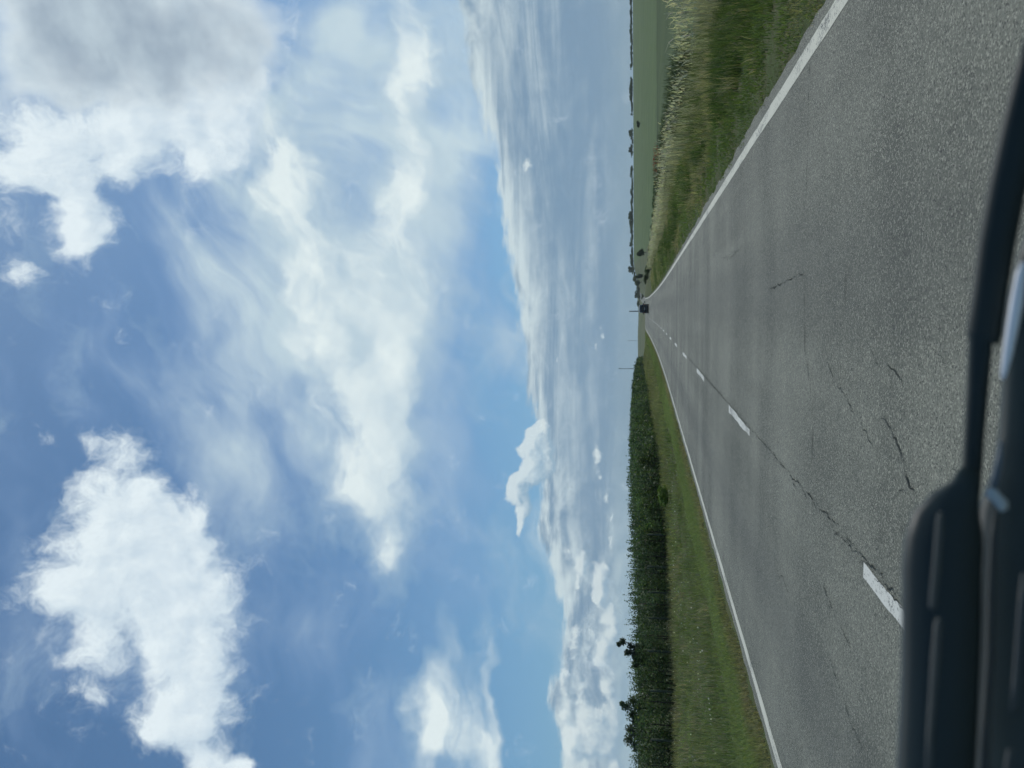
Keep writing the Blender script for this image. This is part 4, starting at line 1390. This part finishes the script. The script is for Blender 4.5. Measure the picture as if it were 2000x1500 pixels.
    for i, (px, d, h, w, lab) in enumerate(ot):
        x, y = at_az(px, d)
        stand('orchard_tree', plant_meshes(70 + i, w, h, .9 if i else 1.5, 1500, .085, [(.08, .105, .07), (.08, .115, .06), (.10, .125, .085), (.075, .11, .055)][i], M, 8, shapes[i]), x, y, 1.0, lab, 'tree', 'trees standing in the orchard', rz=.5)
    x, y = at_az(-362, 51.5)
    stand('orchard_shrub', plant_meshes(80, 2.6, .95, .05, 1300, .085, (.12, .19, .04), M, 7), x, y, 1.0, 'bright yellow-green low shrub at the foot of the dark orchard', 'shrub', names=('foliage', 'stem'))


# ---------------------------------------------------------------- vehicles, masts, the bird, the car one sits in
def build_lead_van():
    y0 = 160.0
    x0 = .12
    van = thing('van', (x0, y0, float(road_z(y0))), 'dark boxy van driving ahead in the same lane, seen from behind', 'van')
    paint = plain('van_paint', (.016, .022, .03), .28, .5, .2, .1, 2, .6)
    glass = plain('van_glass', (.012, .017, .022), .08, .6, 0, .05)
    black = plain('black_rubber', (.02, .02, .02), .8, .2)
    trim = plain('bumper_plastic', (.045, .05, .052), .6, .3)
    red = plain('lamp_red', (.12, .012, .012), .25, .5)
    white = plain('plate_white', (.55, .56, .55), .5, .4)
    glare = plain('roof_glare', (.85, .87, .87), .35, .5, .3)

    def sect(y, zt, wb, wt, zb=.34):
        pts = [(-wb * .94, zb), (-wb, zb + .12), (-wb, zb + .62), (-wb * .97, 1.02), (-wt, zt - .16), (-wt * .93, zt - .04), (-wt * .8, zt)]
        pts = pts + [(-a, z) for a, z in reversed(pts)]
        return [(a, y, z) for a, z in pts]
    B = Build()
    B.loft([sect(.0, 1.84, .90, .70), sect(.06, 1.87, .93, .75), sect(.8, 1.9, .93, .77), sect(2.6, 1.9, .93, .77), sect(3.3, 1.62, .92, .73, .34), sect(3.7, 1.12, .91, .80, .34), sect(4.5, .98, .84, .74, .36)])
    B.make('body', paint, van, True)
    B = Build()
    B.loft([[(-.66, -.012, 1.10), (.66, -.012, 1.10), (.60, -.004, 1.66), (-.60, -.004, 1.66)], [(-.66, .05, 1.10), (.66, .05, 1.10), (.60, .06, 1.66), (-.60, .06, 1.66)]])
    B.make('rear_window', glass, van)
    Build().box((0, .02, .40), (1.86, .18, .34), .04).make('bumper', trim, van)
    Build().box((0, 2.2, .24), (1.3, 4.0, .26), .05).make('underbody_shade', black, van)  # dark box also standing in for the shadow beneath the van
    p = Build().box((0, -.03, .86), (.52, .02, .11)).make('number_plate', white, van)
    Build().box((0, .0, 1.90), (1.5, .16, .15), .03).make('roof_edge_glare', glare, van)  # light roof edge, its white and thickness also carrying the sky's reflection
    for s in (-1, 1):
        Build().box((s * .845, .0, 1.0), (.13, .09, .46), .03).make('tail_light', red, van)
        m = Build().box((s * 1.07, 2.75, 1.12), (.17, .10, .24), .03).make('wing_mirror', black, van)
        Build().box((s * .97, 2.77, 1.08), (.1, .05, .05)).make('mirror_arm', black, m)
        for yy in (.85, 3.65):
            W = Build()
            ring = lambda x, rr: [(x, yy + rr * math.cos(t), .33 + rr * math.sin(t)) for t in [k * math.pi / 10 for k in range(20)]]
            W.loft([ring(s * .70, .30), ring(s * .72, .33), ring(s * .90, .33), ring(s * .92, .29)])
            W.make('wheel', black, van, True)


def build_far_car():
    y0 = 1000.0
    x0 = float(road_x(y0)) - 1.4
    car = thing('car', (x0, y0, float(road_z(y0))), 'tiny dark car coming down the road on the far hill', 'car', rz=math.radians(58))
    paint = plain('car_black', (.015, .018, .02), .3, .5)
    glass = plain('car_glass', (.02, .025, .03), .1, .5)
    black = plain('car_tyre', (.02, .02, .02), .8, .2)
    B = Build()
    s = lambda y, z, w, zb: [(-w, y, zb), (-w, y, zb + .35), (-w * .92, y, z), (w * .92, y, z), (w, y, zb + .35), (w, y, zb)]
    B.loft([s(-2.1, .75, .8, .3), s(-1.9, .95, .88, .25), s(.4, 1.0, .9, .25), s(1.7, .9, .88, .25), s(2.15, .65, .78, .3)])
    B.make('body', paint, car, True)
    B = Build()
    s2 = lambda y, z, w: [(-w, y, .94), (-w * .82, y, z), (w * .82, y, z), (w, y, .94)]
    B.loft([s2(-1.8, .97, .78), s2(-1.2, 1.42, .8), s2(.1, 1.45, .8), s2(1.0, .97, .8)])
    B.make('cabin', glass, car)
    for sx in (-1, 1):
        for yy in (-1.35, 1.35):
            W = Build()
            ring = lambda x, rr: [(x, yy + rr * math.cos(t), .32 + rr * math.sin(t)) for t in [k * math.pi / 8 for k in range(16)]]
            W.loft([ring(sx * .7, .32), ring(sx * .9, .32)])
            W.make('wheel', black, car)


def build_masts():
    grey = plain('mast_steel', (.10, .115, .13), .6, .3)
    pale = plain('mast_pale', (.22, .25, .27), .6, .3)
    for (rel, d, top, rb, rt, mat, head, lab) in [
        (-114, 1500, 51.0, .75, .5, grey, 1.5, 'thin grey mast with a dark knob on top, rising behind the orchard'),
        (-60, 2200, 50.0, .7, .45, pale, 1.3, 'faint pale mast on the horizon between the orchard and the dark van'),
        (-3.5, 1200, 27.0, 1.0, .85, grey, 0, 'short thick grey mast on the horizon directly above the dark van')]:
        a = math.atan(rel / 1500)
        x, y = d * math.sin(a), d * math.cos(a)
        z = float(ground_z(x, y))
        m = thing('mast', (x, y, z), lab, 'mast', 'masts on the horizon')
        B = Build()
        B.tube([(0, 0, -1), (0, 0, (top - z) * .5), (0, 0, top - z)], [rb, (rb + rt) / 2, rt], 10)
        B.make('pole', mat, m, True)
        H = Build()
        if head:
            H.box((0, 0, top - z + .6), (head * 1.5, head * 2.2, head * 1.3), .3)
            H.tube([(0, 0, top - z), (0, 0, top - z + 4)], [.2, .12], 6)
            H.make('head', mat, m)
        else:
            H.box((0, 0, top - z - .6), (2.3, 2.3, 1.2), .2)
            H.make('platform', mat, m)


def build_bird():
    d = BIRD_DIR
    p = EYE + Vector(d) * 110
    b = thing('bird', p, 'tiny dark bird flying in the sky above the orchard', 'bird', rz=.5)
    mat = plain('feather', (.03, .035, .04), .8, .2)
    V, Q = [], []
    B = Build()
    B.tube([(0, -.11, .0), (0, -.07, .01), (0, .0, .01), (0, .07, .02), (0, .10, .025), (0, .125, .02)], [.004, .02, .032, .026, .02, .004], 8)
    B.loft([[(-.03, -.17, 0), (.03, -.17, 0), (.03, -.17, .004), (-.03, -.17, .004)], [(-.012, -.08, 0), (.012, -.08, 0), (.012, -.08, .012), (-.012, -.08, .012)]])
    for s in (-1, 1):
        B.loft([[(s * .02, -.03, .015), (s * .02, .05, .02), (s * .02, .05, .028), (s * .02, -.03, .024)],
                [(s * .12, -.03, .05), (s * .12, .045, .055), (s * .12, .045, .06), (s * .12, -.03, .055)],
                [(s * .22, -.05, .03), (s * .22, -.01, .034), (s * .22, -.01, .037), (s * .22, -.05, .033)]])
    B.make('body', mat, b, True)


def sweep(path, name, mat, parent, depth=.6, seg=14, power=2.6):
    """a closed rounded bar: path of (centre, half width vector, half depth vector)"""
    B = Build()
    rings = []
    for c, w, n in path:
        c, w, n = Vector(c), Vector(w), Vector(n)
        ring = []
        for k in range(seg):
            t = 2 * math.pi * k / seg
            ct, st = math.cos(t), math.sin(t)
            e = 2 / power
            ring.append(tuple(c + w * (math.copysign(abs(ct) ** e, ct)) + n * (math.copysign(abs(st) ** e, st)) * depth))
        rings.append(ring)
    B.loft(rings)
    return B.make(name, mat, parent, True)


def build_own_car():
    car = thing('car', (0.0, .55, 1.0), 'blurred dark front end of the near car with black wiper and cowl', 'car')
    rubber = plain('wiper_black', (.016, .027, .028), .55, .3, vary=.3)
    arm = plain('wiper_arm_paint', (.016, .029, .031), .5, .35, vary=.2)
    arm_glint = plain('wiper_glint', (.085, .092, .085), .6, .3)  # lighter grey: the arm's highlights put into colour
    cowl = plain('cowl_plastic', (.024, .039, .04), .5, .35, vary=.3)
    sheen_bar = plain('cowl_sheen', (.055, .065, .066), .55, .35)  # sheen on the cowl, painted as lighter grey bars
    bright = plain('glint_white', (.86, .88, .88), .3, .6)  # near white: the bonnet's reflected light put into the colour
    inv = Matrix.Translation(-Vector(car.location))
    loc = lambda path: [(Vector(c) - Vector(car.location), w, n) for c, w, n in path]
    sweep(loc(WIPER_BLADE), 'wiper_blade', rubber, car)
    a = sweep(loc(WIPER_ARM), 'wiper_arm', arm, car, .5)
    for k in (WIPER_GLINT_A, WIPER_GLINT_B):
        sweep(loc(k), 'arm_glint', arm_glint, a)
    c = sweep(loc(COWL), 'cowl', cowl, car, .35)
    for k in (COWL_SHEEN_A, COWL_SHEEN_B, COWL_SHEEN_C):
        sweep(loc(k), 'sheen_bar', sheen_bar, c)
    sweep(loc(BONNET_GLINT), 'bonnet_glint', bright, car)
    # the bonnet and nose carry the cowl; from the seat they stay just below the view
    rows = [(.80, .86, .80), (1.0, .88, .80), (1.25, .88, .77), (1.5, .86, .70), (1.66, .82, .58), (1.72, .80, .40), (1.66, .78, .28)]
    ring = lambda y, hw, z: [(-.35 + hw * f * 1.05 - car.location.x, y - car.location.y - .10 * f * f, z - .07 * abs(f) ** 3 - car.location.z) for f in np.linspace(-1, 1, 13)]
    B = Build()
    V = [ring(*q) for q in rows]
    low = [[(x, y - .02, z - .03) for x, y, z in q] for q in V]
    B.loft([a + b[::-1] for a, b in zip(V, low)])
    B.make('bonnet', plain('bonnet_paint', (.012, .018, .024), .22, .5, .1, .1, 2, .8), car, True)
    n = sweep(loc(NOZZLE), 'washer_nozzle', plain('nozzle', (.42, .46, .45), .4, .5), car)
    sweep(loc(NOZZLE_STEM), 'nozzle_tube', plain('nozzle_tube', (.10, .13, .15), .4, .4), n)


def build_haze():
    """the air over the plain: pale, even, thin"""
    B = Build()
    B.box((0, 0, 32), (5400, 5400, 76))
    m = bpy.data.materials.new('air')
    m.use_nodes = True
    t = m.node_tree
    t.nodes.clear()
    o = t.nodes.new('ShaderNodeOutputMaterial')
    v = t.nodes.new('ShaderNodeVolumePrincipled')
    v.inputs['Color'].default_value = (.86, .94, .92, 1)
    v.inputs['Density'].default_value = HAZE
    v.inputs['Anisotropy'].default_value = .2
    t.links.new(v.outputs[0], o.inputs['Volume'])
    h = B.make('haze', m)
    tag(h, 'thin pale haze over the whole plain', 'haze', kind='stuff')


HAZE = .00011


build_sky()
build_camera()
build_sun()
render_settings()
build_land()
build_road()
build_grass()
build_orchard()
build_trees()
build_lead_van()
build_far_car()
build_masts()
build_bird()
build_own_car()
build_haze()
